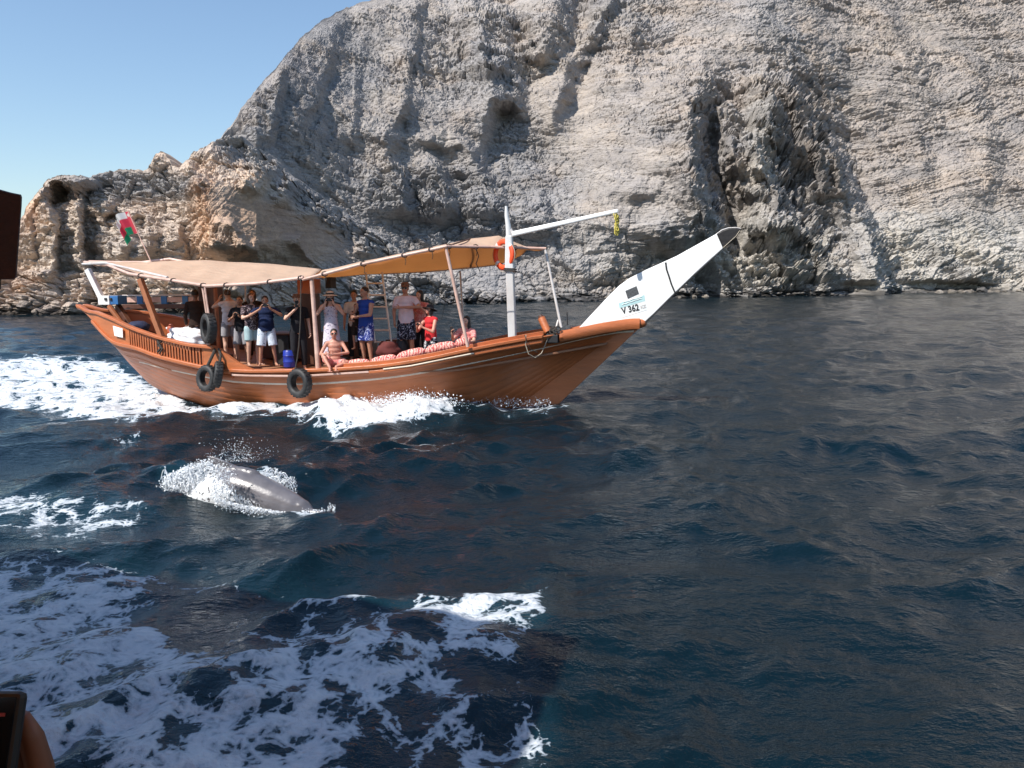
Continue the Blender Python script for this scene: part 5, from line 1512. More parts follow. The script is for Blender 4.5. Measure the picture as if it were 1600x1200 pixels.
def person(label, px_head, py_top, t, height, face, pose, skin, hair=('black', 'short'), top=None, bottom=None, hat=None, glasses=False, group='passengers on the dhow', feet_z=None, build=1.0, lean=0.0, at_world=None, sleeves='short', dress=None, head_down=0.0, holding=None, phone_label=None, bag=None):
    """face: direction looked at in degrees from the direction towards the camera (positive turns to the right of the picture)"""
    s, z = on_plane(px_head, py_top, t)
    base = at_world or Wd(s, t, (z - height) if feet_z is None else feet_z)
    tocam = math.atan2(-base.x, base.y)                      # yaw so that local -Y looks at the camera
    yaw = -math.atan2(base.x, base.y) + R(face)
    k = height / 1.75
    root = empty('person', Matrix.Translation(base) @ Matrix.Rotation(yaw, 4, 'Z') @ Matrix.Scale(k, 4))
    tag(root, label, 'person', group)
    V = Vector
    # local frame: the person looks along -Y, z up, x to the picture's right when facing us
    sit = pose.get('sit')
    pz = 0.93 if not sit else sit
    pelvis = V((0, 0, pz)); ln = V((0, -sin(lean), cos(lean)))
    chest = pelvis + ln * 0.36; neck = pelvis + ln * 0.53; head = neck + V((0, -0.03 - 0.5 * sin(lean) * 0.2, 0.155))
    shw = 0.185 * build if True else 0
    shL, shR = chest + V((-shw, 0, 0.10)), chest + V((shw, 0, 0.10))
    J = pose
    def arm(sh, side_, key):
        e, h = J[key]
        return sh, V(e), V(h)
    arms = [(shL, *[V(q) for q in J['L']], -1), (shR, *[V(q) for q in J['R']], 1)]
    hips = [pelvis + V((-0.09, 0, -0.03)), pelvis + V((0.09, 0, -0.03))]
    if sit:
        knees = [V(q) for q in J['knees']]; ankles = [V(q) for q in J['ankles']]
    else:
        st = J.get('stance', 0.0)
        knees = [V((-0.115 - st * .4, -0.035, 0.49)), V((0.115 + st * .4, -0.02 - st * .3, 0.49))]
        ankles = [V((-0.115 - st, 0.02, 0.085)), V((0.12 + st, 0.02 + st * .3, 0.085))]
    b = MB(); ex = MB(); B = build
    # torso as stacked ellipsoids
    for f, rx, ry in ((0.0, 0.155, 0.115), (0.10, 0.145, 0.11), (0.20, 0.142, 0.105), (0.30, 0.158, 0.112), (0.40, 0.162, 0.11), (0.46, 0.13, 0.09)):
        b.ball(pelvis + ln * f, (rx * B, ry * B, 0.10), seg=16, rings=10)
    if J.get('belly'): b.ball(pelvis + ln * 0.16 + V((0, -0.05, 0)), (0.15 * B, 0.13 * B, 0.15))
    b.capsule(chest + V((0, 0.0, 0.10)), neck + V((0, -0.01, 0.06)), 0.062 * (0.5 + B * .5), 0.054)
    for sh, e, h, sd in arms:
        b.capsule(chest + V((sd * 0.08, 0, 0.11)), sh, 0.06, 0.056); b.capsule(sh, e, 0.052 * B, 0.040); b.capsule(e, h, 0.040, 0.026)
        dirn = (h - e).normalized(); hd = J.get('hand_dir', None)
        if hd is not None and (h.z > 1.2 or J.get('low_phone')): dirn = (dirn * 0.4 + V(hd)).normalized()
        pn = V((-sd, -0.2, 0)) if not J.get('palm') else V(J['palm'])
        hand_mb(b, ex, h, dirn, pn, sd * -1, J.get('curl', 0.55))
    for i in (0, 1):
        b.capsule(hips[i], knees[i], 0.088 * B, 0.056); b.capsule(knees[i], ankles[i], 0.055, 0.036)
        c_ = knees[i].lerp(ankles[i], 0.3) + V((0, 0.018, 0)); b.ball(c_, (0.05, 0.052, 0.10))
        fdir = V((0.25 * (1 if i else -1), -1, 0)).normalized() if not sit else V(J.get('foot', (0, -1, -0.1))).normalized()
        a = ankles[i]; b.capsule(a + V((0, 0.02, -0.045)), a + fdir * 0.15 + V((0, 0, -0.055)), 0.034, 0.024)
        for q in range(5):
            tpos = a + fdir * 0.165 + V((0, 0, -0.062)) + V((fdir.y, -fdir.x, 0)) * (0.022 * (q - 2))
            ex.tube([tpos - fdir * .02, tpos + fdir * (0.030 - 0.004 * q)], [0.011, 0.008], 6)
    # head turned and tilted
    HM = Matrix.Translation(head) @ Matrix.Rotation(-head_down, 4, 'X') @ Matrix.Rotation(R(J.get('head_turn', 0)), 4, 'Z')
    def hb(c, r): 
        q = MB().ball((0, 0, 0), r, seg=16, rings=12); b.add([HM @ (V(p) + V(c)) for p in q.v], q.f)
    hb((0, 0.012, 0.02), (0.076, 0.094, 0.098)); hb((0, -0.025, -0.045), (0.055, 0.062, 0.062)); hb((0, -0.045, -0.078), (0.034, 0.036, 0.026))
    hb((0, -0.092, -0.012), (0.013, 0.018, 0.024)); hb((0, -0.085, 0.012), (0.010, 0.012, 0.03))
    for sd in (-1, 1): hb((sd * 0.077, 0.012, -0.005), (0.012, 0.020, 0.030)); hb((sd * 0.03, -0.068, -0.03), (0.022, 0.018, 0.02))
    fuse('body', b, skin, root, VOX[0], ex)
    f_ = MB()
    for sd in (-1, 1):
        q = MB().ball((0, 0, 0), (0.013, 0.008, 0.008), seg=8, rings=6); f_.add([HM @ (V(p) + V((sd * 0.031, -0.081, 0.012))) for p in q.v], q.f)
    f_.build('eyes', HAIR['black'], root, smooth=True)
    q = MB().ball((0, 0, 0), (0.024, 0.008, 0.008), seg=10, rings=6); MB().add([HM @ (V(p) + V((0, -0.083, -0.052))) for p in q.v], q.f).build('mouth', M_LIP, root, smooth=True)
    if glasses:
        g = MB()
        for sd in (-1, 1): q = MB().ball((0, 0, 0), (0.028, 0.008, 0.021), seg=12, rings=8); g.add([HM @ (V(p) + V((sd * 0.034, -0.092, 0.012))) for p in q.v], q.f)
        g.tube([HM @ V(p) for p in ((-0.078, 0.01, 0.018), (-0.068, -0.08, 0.018), (0, -0.1, 0.018), (0.068, -0.08, 0.018), (0.078, 0.01, 0.018))], 0.004, 5)
        g.build('sunglasses', M_LENS, root, smooth=True)
    hc, hstyle = hair
    if hstyle != 'none':
        h = MB()
        def hh(c, r): q = MB().ball((0, 0, 0), r, seg=16, rings=12); h.add([HM @ (V(p) + V(c)) for p in q.v], q.f)
        hh((0, 0.028, 0.045), (0.084, 0.096, 0.088))
        if hstyle in ('long', 'bob'):
            hh((0, 0.045, -0.03), (0.088, 0.07, 0.10))
            for sd in (-1, 1): hh((sd * 0.068, 0.01, -0.05), (0.026, 0.05, 0.10))
        if hstyle == 'long':
            hh((0, 0.075, -0.17), (0.085, 0.045, 0.15))
            for sd in (-1, 1): hh((sd * 0.075, -0.02, -0.17), (0.030, 0.04, 0.14))
        if hstyle == 'bun': hh((0, 0.10, 0.09), (0.045, 0.045, 0.045))
        fuse('hair', h, HAIR[hc], root, 0.0135, smooth_it=2)
    if hat:
        hm, kind = hat
        h = MB(); n = 24
        prof = [(0.0, 0.125), (0.055, 0.125), (0.08, 0.108), (0.092, 0.055), (0.095, 0.045)]
        prof += [(0.17, 0.020), (0.175, 0.014), (0.095, 0.036)] if kind == 'brim' else [(0.098, 0.04), (0.09, 0.035)]
        vs = [HM @ (V((r_ * cos(2 * pi * i / n), r_ * 1.12 * sin(2 * pi * i / n), z_ + 0.012)) + V((0, 0.012, 0))) for r_, z_ in prof for i in range(n)]
        fs = [(j * n + i, j * n + (i + 1) % n, (j + 1) * n + (i + 1) % n, (j + 1) * n + i) for j in range(len(prof) - 1) for i in range(n)]
        h.add(vs, fs)
        if kind == 'cap':
            q = MB().ball((0, 0, 0), (0.07, 0.075, 0.008), seg=14, rings=6); h.add([HM @ (V(p) + V((0, -0.11, 0.05))) for p in q.v], q.f)
        ho = h.build('hat', hm, root, smooth=True)
        if kind == 'brim' and hat[0].name.startswith('pale'):
            vs = [HM @ (V((r_ * cos(2 * pi * i / n), r_ * 1.12 * sin(2 * pi * i / n), z_ + 0.012)) + V((0, 0.012, 0))) for r_, z_ in ((0.098, 0.048), (0.094, 0.082)) for i in range(n)]
            MB().add(vs, [(i, (i + 1) % n, n + (i + 1) % n, n + i) for i in range(n)]).build('hat_band', M_BLACK, ho, smooth=True)
    # clothes follow the body, a finger's breadth outside it
    if top:
        c_ = MB()
        for f, rx, ry in ((0.10, 0.158, 0.125), (0.20, 0.156, 0.12), (0.30, 0.170, 0.125), (0.40, 0.174, 0.122), (0.455, 0.142, 0.10)):
            c_.ball(pelvis + ln * f, (rx * B, ry * B, 0.10), seg=16, rings=10)
        if J.get('belly'): c_.ball(pelvis + ln * 0.16 + V((0, -0.05, 0)), (0.162 * B, 0.142 * B, 0.16))
        c_.cone(pelvis + ln * -0.06, pelvis + ln * 0.2, 0.172 * B, 0.158 * B, 20, e=0.78)
        for sh, e, h, sd in arms:
            c_.capsule(chest + V((sd * 0.08, 0, 0.115)), sh, 0.068, 0.062)
            if sleeves == 'short': c_.cone(sh, sh.lerp(e, 0.72), 0.066 * B, 0.062 * B, 14)
            elif sleeves == 'long': c_.capsule(sh, e, 0.064 * B, 0.052); c_.cone(e, e.lerp(h, 0.9), 0.052, 0.038)
        fuse('top', c_, top, root, 0.0145, smooth_it=2)
    if bottom:
        c_ = MB(); L_ = bottom[1]
        c_.ball(pelvis + ln * 0.02, (0.168 * B, 0.130 * B, 0.10), seg=16, rings=10)
        for i in (0, 1):
            if L_ <= 1: e_ = hips[i].lerp(knees[i], L_); c_.cone(hips[i], e_, 0.104 * B, 0.086 * B + 0.012, 16); c_.ball(hips[i], 0.10 * B)
            else: c_.capsule(hips[i], knees[i], 0.10 * B, 0.074); c_.cone(knees[i], knees[i].lerp(ankles[i], L_ - 1), 0.074, 0.062, 14)
        fuse('shorts' if L_ <= 1 else 'trousers', c_, bottom[0], root, 0.0145, smooth_it=2)
    if dress:
        c_ = MB()
        for f, rx, ry in ((0.08, 0.156, 0.12), (0.17, 0.154, 0.119), (0.26, 0.158, 0.118), (0.34, 0.164, 0.118), (0.41, 0.160, 0.112)):
            c_.ball(pelvis + ln * f, (rx * B, ry * B, 0.10), seg=16, rings=10)
        c_.cone(pelvis + ln * 0.15, V((0, 0.0, 0.22)), 0.15 * B, 0.245 * B, 26, e=0.82)
        fuse('dress', c_, dress, root, 0.0145, smooth_it=2)
    if holding:
        # phone or camera between the raised hands, a thing of its own
        hs = [a[2] for a in arms]
        c = hs[0].lerp(hs[1], 0.5) if holding == 'both' else (hs[0] if holding == 'L' else hs[1])
        c = c + V(J.get('phone_off', (0, -0.03, 0.09)))
        W = (0.155, 0.012, 0.078) if holding == 'both' else (0.078, 0.012, 0.155)
        PM = root.matrix_world if False else Matrix.Translation(base) @ Matrix.Rotation(yaw, 4, 'Z') @ Matrix.Scale(k, 4)
        ph = empty('mobile_phone', PM @ Matrix.Translation(c) @ Matrix.Rotation(J.get('phone_tilt', 0.0), 4, 'X'))
        MB().box((0, 0, 0), W).build('phone_body', M_PHONE, ph, bevel=0.004)
        q = MB()
        for dx in (0.0, 0.022): q.ball((-W[0] * 0.32 + dx, -0.008, W[2] * 0.28), (0.008, 0.003, 0.008), seg=8, rings=5)
        q.build('camera_lens', M_LENS, ph)
        tag(ph, phone_label, 'phone', 'phones held up by passengers')
    return root

UPH = dict(L=((-0.30, -0.17, 1.26), (-0.10, -0.33, 1.44)), R=((0.30, -0.17, 1.26), (0.10, -0.33, 1.44)), hand_dir=(0, 0, 1), curl=0.5)
def pose(base=None, **k):
    d = dict(base or UPH); d.update(k); return d
STAND = dict(L=((-0.25, 0.03, 1.12), (-0.25, -0.08, 0.87)), R=((0.25, 0.03, 1.12), (0.25, -0.08, 0.87)))
D0 = DECK_Z + 0.03
C_WHT = cloth('white_vest_cloth', (0.62, 0.58, 0.60)); C_BLK = cloth('black_cloth', (0.018, 0.018, 0.022)); C_NAVY = cloth('navy_shirt_cloth', (0.010, 0.018, 0.055))
C_GREYS = cloth('grey_shorts_cloth', (0.30, 0.29, 0.31)); C_TEALS = cloth('pale_teal_shorts_cloth', (0.34, 0.46, 0.48)); C_WSH = cloth('white_print_shorts_cloth', (0.60, 0.66, 0.74), ((0.16, 0.22, 0.32), 0.60), 16)
C_FLOR = cloth('dark_floral_cloth', (0.05, 0.035, 0.04), ((0.45, 0.35, 0.36), 0.55), 18); C_DRESS = cloth('white_print_dress', (0.62, 0.58, 0.66), ((0.10, 0.10, 0.20), 0.60), 16)
C_BLUET = cloth('royal_blue_cloth', (0.02, 0.055, 0.27)); C_BLUES = cloth('blue_floral_shorts', (0.02, 0.035, 0.22), ((0.45, 0.50, 0.70), 0.53), 17); C_BPS = cloth('black_floral_shorts', (0.015, 0.017, 0.03), ((0.45, 0.48, 0.58), 0.56), 20)
C_RED = cloth('red_cloth', (0.52, 0.03, 0.035)); C_PINK = cloth('pink_cloth', (0.62, 0.20, 0.19), ((0.72, 0.40, 0.36), 0.52), 14); C_WTOP = cloth('pinkish_white_cloth', (0.68, 0.56, 0.60))
C_STRIPE = cloth('black_white_cloth', (0.02, 0.02, 0.025), ((0.6, 0.6, 0.62), 0.54), 12); C_DKB = cloth('dark_brown_cloth', (0.03, 0.018, 0.014)); C_STRAW = surf('pale_straw_hat', (0.62, 0.55, 0.47), rough=0.9, bump=0.4); C_HBLK = surf('black_hat_felt', (0.02, 0.02, 0.024), rough=0.9); C_HBRN = surf('brown_cap', (0.16, 0.08, 0.05), rough=0.9)
C_PALE = cloth('pale_child_top', (0.6, 0.58, 0.55))

person('person in dark brown clothes standing with back turned at the stern beside the wheelhouse', 304, 452, 0.9, 1.72, 170, STAND, SK_DARK, ('black', 'short'), top=C_DKB, bottom=(C_DKB, 1.9), feet_z=None, sleeves='long')
person('person in white sleeveless top and grey shorts with both arms raised beside the wheelhouse', 355, 452, 1.0, 1.68, 195, pose(UPH, L=((-0.33, -0.12, 1.32), (-0.13, -0.26, 1.50)), R=((0.33, -0.12, 1.32), (0.13, -0.26, 1.50))), SK_LIGHT, ('brown', 'short'), top=C_WHT, bottom=(C_GREYS, 0.75), sleeves='none')
person('person in black shirt and dark shorts looking down at a phone held at chest height', 374, 462, 1.3, 1.62, -20, pose(UPH, L=((-0.27, -0.10, 1.13), (-0.07, -0.28, 1.24)), R=((0.27, -0.10, 1.13), (0.07, -0.28, 1.24)), low_phone=True), SK_TAN, ('black', 'short'), top=C_BLK, bottom=(C_GREYS, 0.9), head_down=0.3, holding='both', phone_label='phone held at chest height by the person in black beside the white vest')
person('person with dark hair peering over from behind the floral top', 394, 452, 0.3, 1.74, -10, STAND, SK_TAN, ('brown', 'bob'), top=C_DKB, bottom=(C_DKB, 1.9), head_down=0.15)
person('person in dark floral top and pale teal shorts leaning their head towards the navy shirt', 391, 464, 1.55, 1.66, 25, pose(UPH, L=((-0.26, -0.10, 1.15), (-0.06, -0.30, 1.26)), R=((0.27, -0.12, 1.14), (0.07, -0.30, 1.26)), low_phone=True), SK_LIGHT, ('brown', 'bob'), top=C_FLOR, bottom=(C_TEALS, 0.72), head_down=0.25, feet_z=D0)
person('man in navy shirt and white shorts holding a phone sideways', 414, 471, 1.62, 1.60, 0, pose(UPH, L=((-0.37, -0.14, 1.26), (-0.11, -0.34, 1.43)), R=((0.37, -0.14, 1.26), (0.11, -0.34, 1.43)), stance=0.07, belly=True), SK_TAN, ('black', 'short'), top=C_NAVY, bottom=(C_WSH, 0.95), build=1.16, feet_z=D0, holding='both', phone_label='phone held sideways before the face of the man in navy')
person('tall man in black with dark cap holding a phone up near the cabinet', 463, 459, 1.35, 1.76, 12, pose(UPH, L=((-0.30, -0.16, 1.20), (-0.06, -0.26, 1.44)), R=STAND['R']), SK_LIGHT, ('black', 'short'), top=C_BLK, bottom=(C_BLK, 1.9), hat=(C_HBRN, 'cap'), holding='L', phone_label='phone held upright by the man in black near the cabinet', feet_z=None)
person('woman in pale banded straw hat and long white print dress taking a picture', 516, 472, 1.25, 1.68, -5, pose(UPH, L=((-0.30, -0.16, 1.22), (-0.09, -0.28, 1.47)), R=((0.30, -0.16, 1.22), (0.09, -0.28, 1.47))), SK_LIGHT, ('auburn', 'long'), dress=C_DRESS, hat=(C_STRAW, 'brim'), feet_z=D0, holding='both', phone_label='phone raised by the woman in the straw hat')
SEATF = pose(STAND, sit=0.12, knees=((-0.26, -0.30, 0.30), (0.28, -0.26, 0.14)), ankles=((-0.12, -0.50, 0.05), (0.02, -0.44, 0.06)), L=((-0.32, -0.18, 0.34), (-0.22, -0.36, 0.36)), R=((0.31, -0.16, 0.36), (-0.02, -0.34, 0.34)))
person('bare-chested person in sunglasses sitting cross-legged on the gunwale in front of the dress', 522, 531, 1.72, 1.62, 0, SEATF, SK_RED, ('black', 'short'), bottom=(C_PINK, 0.7), glasses=True, feet_z=D0 + 0.0)
person('small child with dark hair held beside the man in the royal blue top', 556, 474, 0.95, 1.05, -15, pose(STAND, L=((-0.22, -0.12, 1.12), (-0.10, -0.26, 1.10)), R=((0.22, -0.10, 1.15), (0.10, -0.26, 1.20))), SK_TAN, ('brown', 'short'), top=C_DKB, bottom=(C_DKB, 0.9))
person('person in pale top looking out from behind the man in royal blue', 553, 453, 0.1, 1.72, -10, STAND, SK_TAN, ('black', 'short'), top=C_PALE, bottom=(C_BLK, 1.9), feet_z=None)
person('man in royal blue sleeveless top and blue floral shorts turned to the left', 570, 448, 1.05, 1.80, -50, pose(STAND, L=((-0.28, -0.10, 1.14), (-0.10, -0.32, 1.16)), R=((0.27, -0.10, 1.13), (0.08, -0.33, 1.10))), SK_TAN, ('black', 'short'), top=C_BLUET, bottom=(C_BLUES, 0.85), sleeves='none', feet_z=D0 - 0.02, build=1.12)
person('man in cap, white shirt and black floral shorts with one arm outstretched', 633, 437, 0.55, 1.86, -12, pose(STAND, L=((-0.27, 0.02, 1.13), (-0.24, -0.08, 0.88)), R=((0.33, -0.14, 1.22), (-0.06, -0.32, 1.22))), SK_TAN, ('black', 'short'), top=C_WTOP, bottom=(C_BPS, 0.95), hat=(C_HBRN, 'cap'), glasses=True, build=1.04, feet_z=D0)
person('woman with dark bob and pink top standing behind the black hat', 656, 453, 0.1, 1.74, -35, pose(STAND, R=((0.28, -0.16, 1.24), (0.12, -0.30, 1.42))), SK_LIGHT, ('black', 'bob'), top=C_PINK, bottom=(C_BLK, 1.9))
person('woman in wide black hat and red top photographing with arms bent', 672, 476, 1.15, 1.58, -48, pose(UPH, L=((-0.28, -0.18, 1.10), (-0.09, -0.36, 1.22)), R=((0.28, -0.18, 1.10), (0.09, -0.36, 1.22)), low_phone=True), SK_RED, ('black', 'bob'), top=C_RED, bottom=(C_STRIPE, 0.9), hat=(C_HBLK, 'brim'), sleeves='none', head_down=0.3, holding='both', phone_label='phone held low by the woman in the black hat')
SEATP = pose(STAND, sit=0.55, knees=((-0.13, -0.36, 0.66), (0.13, -0.36, 0.64)), ankles=((-0.13, -0.20, 0.24), (0.14, -0.22, 0.24)), L=((-0.26, -0.14, 0.82), (-0.16, -0.34, 0.96)), R=((0.28, -0.10, 0.80), (0.20, -0.32, 0.78)), phone_off=(0, -0.02, 0.10), hand_dir=(0, 0, 1), low_phone=True)
r_ = person('woman with long dark hair in pink top sitting in the bow with a phone', 727, 494, 0.75, 1.70, -30, SEATP, SK_LIGHT, ('black', 'long'), top=C_PINK, bottom=(C_PINK, 0.9), sleeves='short', lean=-0.12, feet_z=on_plane(727, 494, 0.75)[1] - 1.32, holding='L', phone_label='pale phone held by the seated woman in the bow')
sx, sz = on_plane(727, 494, 0.75)
dbox('bow_seat', M_DARKW, sx - 0.3, sx + 0.3, 0.45, 1.0, 0.96, sz - 1.32 + 0.46)

# the photographer's neighbour at the rail of our own boat, holding up a phone
VOX[0] = 0.007
pc = at(-72, 1283, 0.45)
pb = Vector((-0.62, 0.0, 1.15))
def loc_(w, k=1.0): return (-(w.x - pb.x), -(w.y - pb.y), w.z - pb.z)
hw = at(4, 1435, 0.475)
person('person at our own rail, only the hand holding a phone in view', 0, 0, 0, 1.75, 90 - math.degrees(math.atan2(0.62, 0.0)) + 90, pose(STAND, L=((-0.36, -0.20, 1.10), loc_(hw)), hand_dir=(-0.12, 0, 1), low_phone=True, palm=(0.35, 1, 0), curl=0.25), SK_DARK, ('black', 'short'), top=C_BLK, bottom=(C_GREYS, 0.9), at_world=pb, group=None)
VOX[0] = 0.0145
own = empty('mobile_phone', Matrix.Translation(pc) @ Matrix.Rotation(R(-22), 4, 'X') @ Matrix.Rotation(R(-6), 4, 'Z'))
MB().box((0, 0, 0), (0.074, 0.009, 0.155)).build('phone_body', M_PHONE, own, bevel=0.004)
M_SCR = surf('dark_phone_screen', (0.006, 0.006, 0.008), rough=0.12); M_REDL = surf('red_indicator', (0.22, 0.012, 0.015), rough=0.4)
MB().box((0, -0.0052, 0), (0.069, 0.0008, 0.149)).build('screen', M_SCR, own)
MB().box((0.012, -0.0060, 0.064), (0.034, 0.0004, 0.0022)).build('recording_bar', M_REDL, own)
MB().box((0.0, -0.0060, 0.030), (0.066, 0.0004, 0.0012)).build('viewfinder_edge', M_GREYP, own)
MB().ball((0.030, -0.0062, -0.036 + 0.012), (0.0028, 0.0006, 0.0028), seg=12, rings=6).build('shutter_button', M_GREYP, own)
tag(own, 'black phone held upright at the lower left edge of the view', 'phone')
bake_pending()
# ================================================================== OUR OWN TOUR BOAT (mostly out of view; its roof shades the near water)
TB = Matrix.Translation((0, 0.42, 0)) @ Matrix.Rotation(R(-22.4), 4, 'Z')
tb = empty('tour_boat', TB)
tag(tb, 'the boat the view is taken from, its dark hanging canvas at the left edge', 'boat')
M_MAROON = surf('dark_maroon_canvas', (0.030, 0.008, 0.006), rough=0.8, var=0.15, bump=0.3)
def tbox(name, mat, c, s_, bev=0.0, top=1.0): return MB().box(c, s_, None, top).build(name, mat, tb, bevel=bev)
tbox('deck', M_DECK, (-2.0, -2.2, 1.08), (15.0, 4.0, 0.14))
tbox('hull', M_HULL, (-2.0, -2.2, 0.25), (14.0, 3.6, 1.5))
tbox('rail', M_WOOD, (-2.0, -0.28, 1.95), (13.0, 0.10, 0.08), 0.02)
for x in (-8, -6, -4, 3, 4.4): tbox('stanchion', M_WOOD, (x, -0.28, 1.55), (0.08, 0.08, 0.80), 0.01)
ROOF_Z = 5.6
tbox('shade_roof', M_WOOD, (-11.0, -2.3, ROOF_Z), (15.0, 6.0, 0.12))  # unseen roof, outline fitted so its shadow falls across the near foam
tbox('shade_awning', M_CANVAS, (-2.6, -2.3, 3.55), (16.0, 5.4, 0.03))  # unseen cover added overhead to darken the hand and phone
for x in (-9.5, -6.5, -3.9): tbox('roof_post', M_WOOD, (x, -0.3, 3.3), (0.12, 0.12, ROOF_Z - 1.15), 0.01)
# canvas bundle hanging from the roof at the left edge
Yc = 1.75
fl = []
outline = [(-240, 270), (-60, 280), (0, 296), (18, 301), (33, 304), (34.5, 308), (34, 322), (30, 375), (26, 433), (22, 436.5), (2, 437), (1.5, 452), (-240, 470)]
n = len(outline); vs = []
for Y in (Yc - 0.04, Yc, Yc + 0.10):
    for x, y in outline:
        p = at(x, y, Y); k = 0.985 if Y != Yc else 1.0
        cx = at(-100, 370, Y)
        vs.append(Vector((cx.x + (p.x - cx.x) * k, Y, cx.z + (p.z - cx.z) * k)))
fs = [tuple(range(n)), tuple(range(3 * n - 1, 2 * n - 1, -1))] + [(l * n + i, l * n + (i + 1) % n, (l + 1) * n + (i + 1) % n, (l + 1) * n + i) for l in (0, 1) for i in range(n)]
bund = MB().add(vs, fs).build('hanging_canvas', M_MAROON, None)
bund.parent = tb; bund.matrix_parent_inverse = TB.inverted()
a = at(-60, 280, Yc)
st = MB().tube([a, a + Vector((-0.05, -0.05, 0.3)), Vector((-1.5, 1.38, 3.55))], 0.02, 6).build('canvas_strap', M_ROPE, None); st.parent = tb; st.matrix_parent_inverse = TB.inverted()

# ================================================================== DOLPHIN
M_DOL, nt, N, L, P = new_mat('wet_grey_dolphin_skin')
tc = N.new('ShaderNodeTexCoord').outputs['Object']
r = ramp(N, [(0.3, (0.095, 0.090, 0.098)), (0.7, (0.155, 0.146, 0.156))]); L.new(noise_node(N, L, tc, 5, 5), r.inputs[0]); L.new(r.outputs[0], P.inputs['Base Color'])
P.inputs['Roughness'].default_value = 0.28; P.inputs['Coat Weight'].default_value = 0.5; P.inputs['Coat Roughness'].default_value = 0.12
bmp = N.new('ShaderNodeBump'); bmp.inputs['Strength'].default_value = 0.25; bmp.inputs['Distance'].default_value = 0.01
L.new(noise_node(N, L, tc, 30, 4), bmp.inputs['Height']); L.new(bmp.outputs[0], P.inputs['Normal'])
dol = empty('dolphin', Matrix.Translation(at(390, 780, 9.6)))
D0I = dol.matrix_world.inverted()
def dp(px, py, Y): return Matrix.Translation(at(390, 780, 9.6)).inverted() @ at(px, py, Y)
mb = MB()
spine = [(205, 830, 10.25, 0.05), (235, 815, 10.15, 0.09), (268, 800, 10.05, 0.15), (305, 785, 9.95, 0.215), (340, 771, 9.85, 0.265), (375, 765, 9.75, 0.285), (400, 772, 9.68, 0.262), (428, 783, 9.6, 0.235), (455, 793, 9.52, 0.185), (474, 799, 9.47, 0.13)]
fine_ = []
for i in range(len(spine) - 1):
    for k in range(5):
        u = k / 5; q = [spine[i][j] * (1 - u) + spine[i + 1][j] * u for j in range(4)]; fine_.append(q)
fine_.append(spine[-1])
for q in fine_: mb.ball(dp(*q[:3]), (q[3], q[3] * 0.88, q[3]), seg=18, rings=12)
# melon, beak, hump
mb.ball(dp(470, 793, 9.47), (0.13, 0.11, 0.11)); mb.capsule(dp(478, 801, 9.45), dp(514, 803, 9.35), 0.062, 0.030)
for k in range(8):
    u = k / 7; mb.ball(dp(335 + 58 * u, 747 - 6 * sin(pi * u) - 3 * u, 9.8 - 0.1 * u), (0.11, 0.06, 0.10))
body = fuse('body', mb, M_DOL, dol, 0.016, smooth_it=6)
# dorsal fin with a hooked tip
fp = [dp(340, 735, 9.83), dp(331, 725, 9.84), dp(325, 712.5, 9.85), dp(334, 714, 9.84), dp(350, 720, 9.82), dp(372, 730, 9.8), dp(372, 745, 9.8), dp(345, 748, 9.82)]
n = len(fp); off = [Vector((0, d_, 0)) for d_ in (-0.028, 0.028)]; thin = [1, .6, .15, .35, .8, 1, 1, 1]
vs = [p + off[0] * t_ for p, t_ in zip(fp, thin)] + [p + off[1] * t_ for p, t_ in zip(fp, thin)]
MB().add(vs, [tuple(range(n)), tuple(range(2 * n - 1, n - 1, -1))] + [(i, (i + 1) % n, n + (i + 1) % n, n + i) for i in range(n)]).build('dorsal_fin', M_DOL, dol, smooth=True, bevel=0.008)
def fin(name, pts, th):
    n = len(pts); vs = [p + Vector((0, 0, th)) for p in pts] + [p - Vector((0, 0, th)) for p in pts]
    return MB().add(vs, [tuple(range(n)), tuple(range(2 * n - 1, n - 1, -1))] + [(i, (i + 1) % n, n + (i + 1) % n, n + i) for i in range(n)]).build(name, M_DOL, dol, smooth=True, bevel=0.008)
b0 = dp(430, 803, 9.5)
fin('flipper', [b0, b0 + Vector((-.12, 0, 0)), b0 + Vector((-.26, -.26, -.12)), b0 + Vector((-.20, -.30, -.14)), b0 + Vector((-.04, -.16, -.06))], 0.012)
t0 = dp(205, 830, 10.25)
fin('tail_fluke', [t0 + Vector((0.08, 0, 0)), t0 + Vector((-.05, .30, 0)), t0 + Vector((-.16, .34, 0)), t0 + Vector((-.08, 0, 0)), t0 + Vector((-.16, -.34, 0)), t0 + Vector((-.05, -.30, 0))], 0.012)
tag(dol, 'grey humpbacked dolphin breaking the surface in a burst of spray', 'dolphin')
bake_pending()

# a thin broken sheet of water streaming off the back
M_FILM, nt, N, L, P = new_mat('streaming_water_film')
tc = N.new('ShaderNodeTexCoord').outputs['Object']
nv = N.new('ShaderNodeTexNoise'); nv.inputs['Scale'].default_value = 6; nv.inputs['Detail'].default_value = 4; L.new(tc, nv.inputs['Vector'])
vm = N.new('ShaderNodeVectorMath'); vm.operation = 'MULTIPLY_ADD'; L.new(nv.outputs['Color'], vm.inputs[0]); vm.inputs[1].default_value = (0.25, 0.25, 0.25); L.new(tc, vm.inputs[2])
vo = N.new('ShaderNodeTexVoronoi'); vo.feature = 'DISTANCE_TO_EDGE'; vo.inputs['Scale'].default_value = 17; L.new(vm.outputs[0], vo.inputs['Vector'])
fa_ = N.new('ShaderNodeAttribute'); fa_.attribute_name = 'film'
nf = noise_node(N, L, tc, 45, 4, 0.7)
lv = math_node(N, L, 'SUBTRACT', math_node(N, L, 'ADD', fa_.outputs['Fac'], math_node(N, L, 'MULTIPLY', math_node(N, L, 'SUBTRACT', nf, 0.5), 0.7)), math_node(N, L, 'MULTIPLY', vo.outputs['Distance'], 2.2))
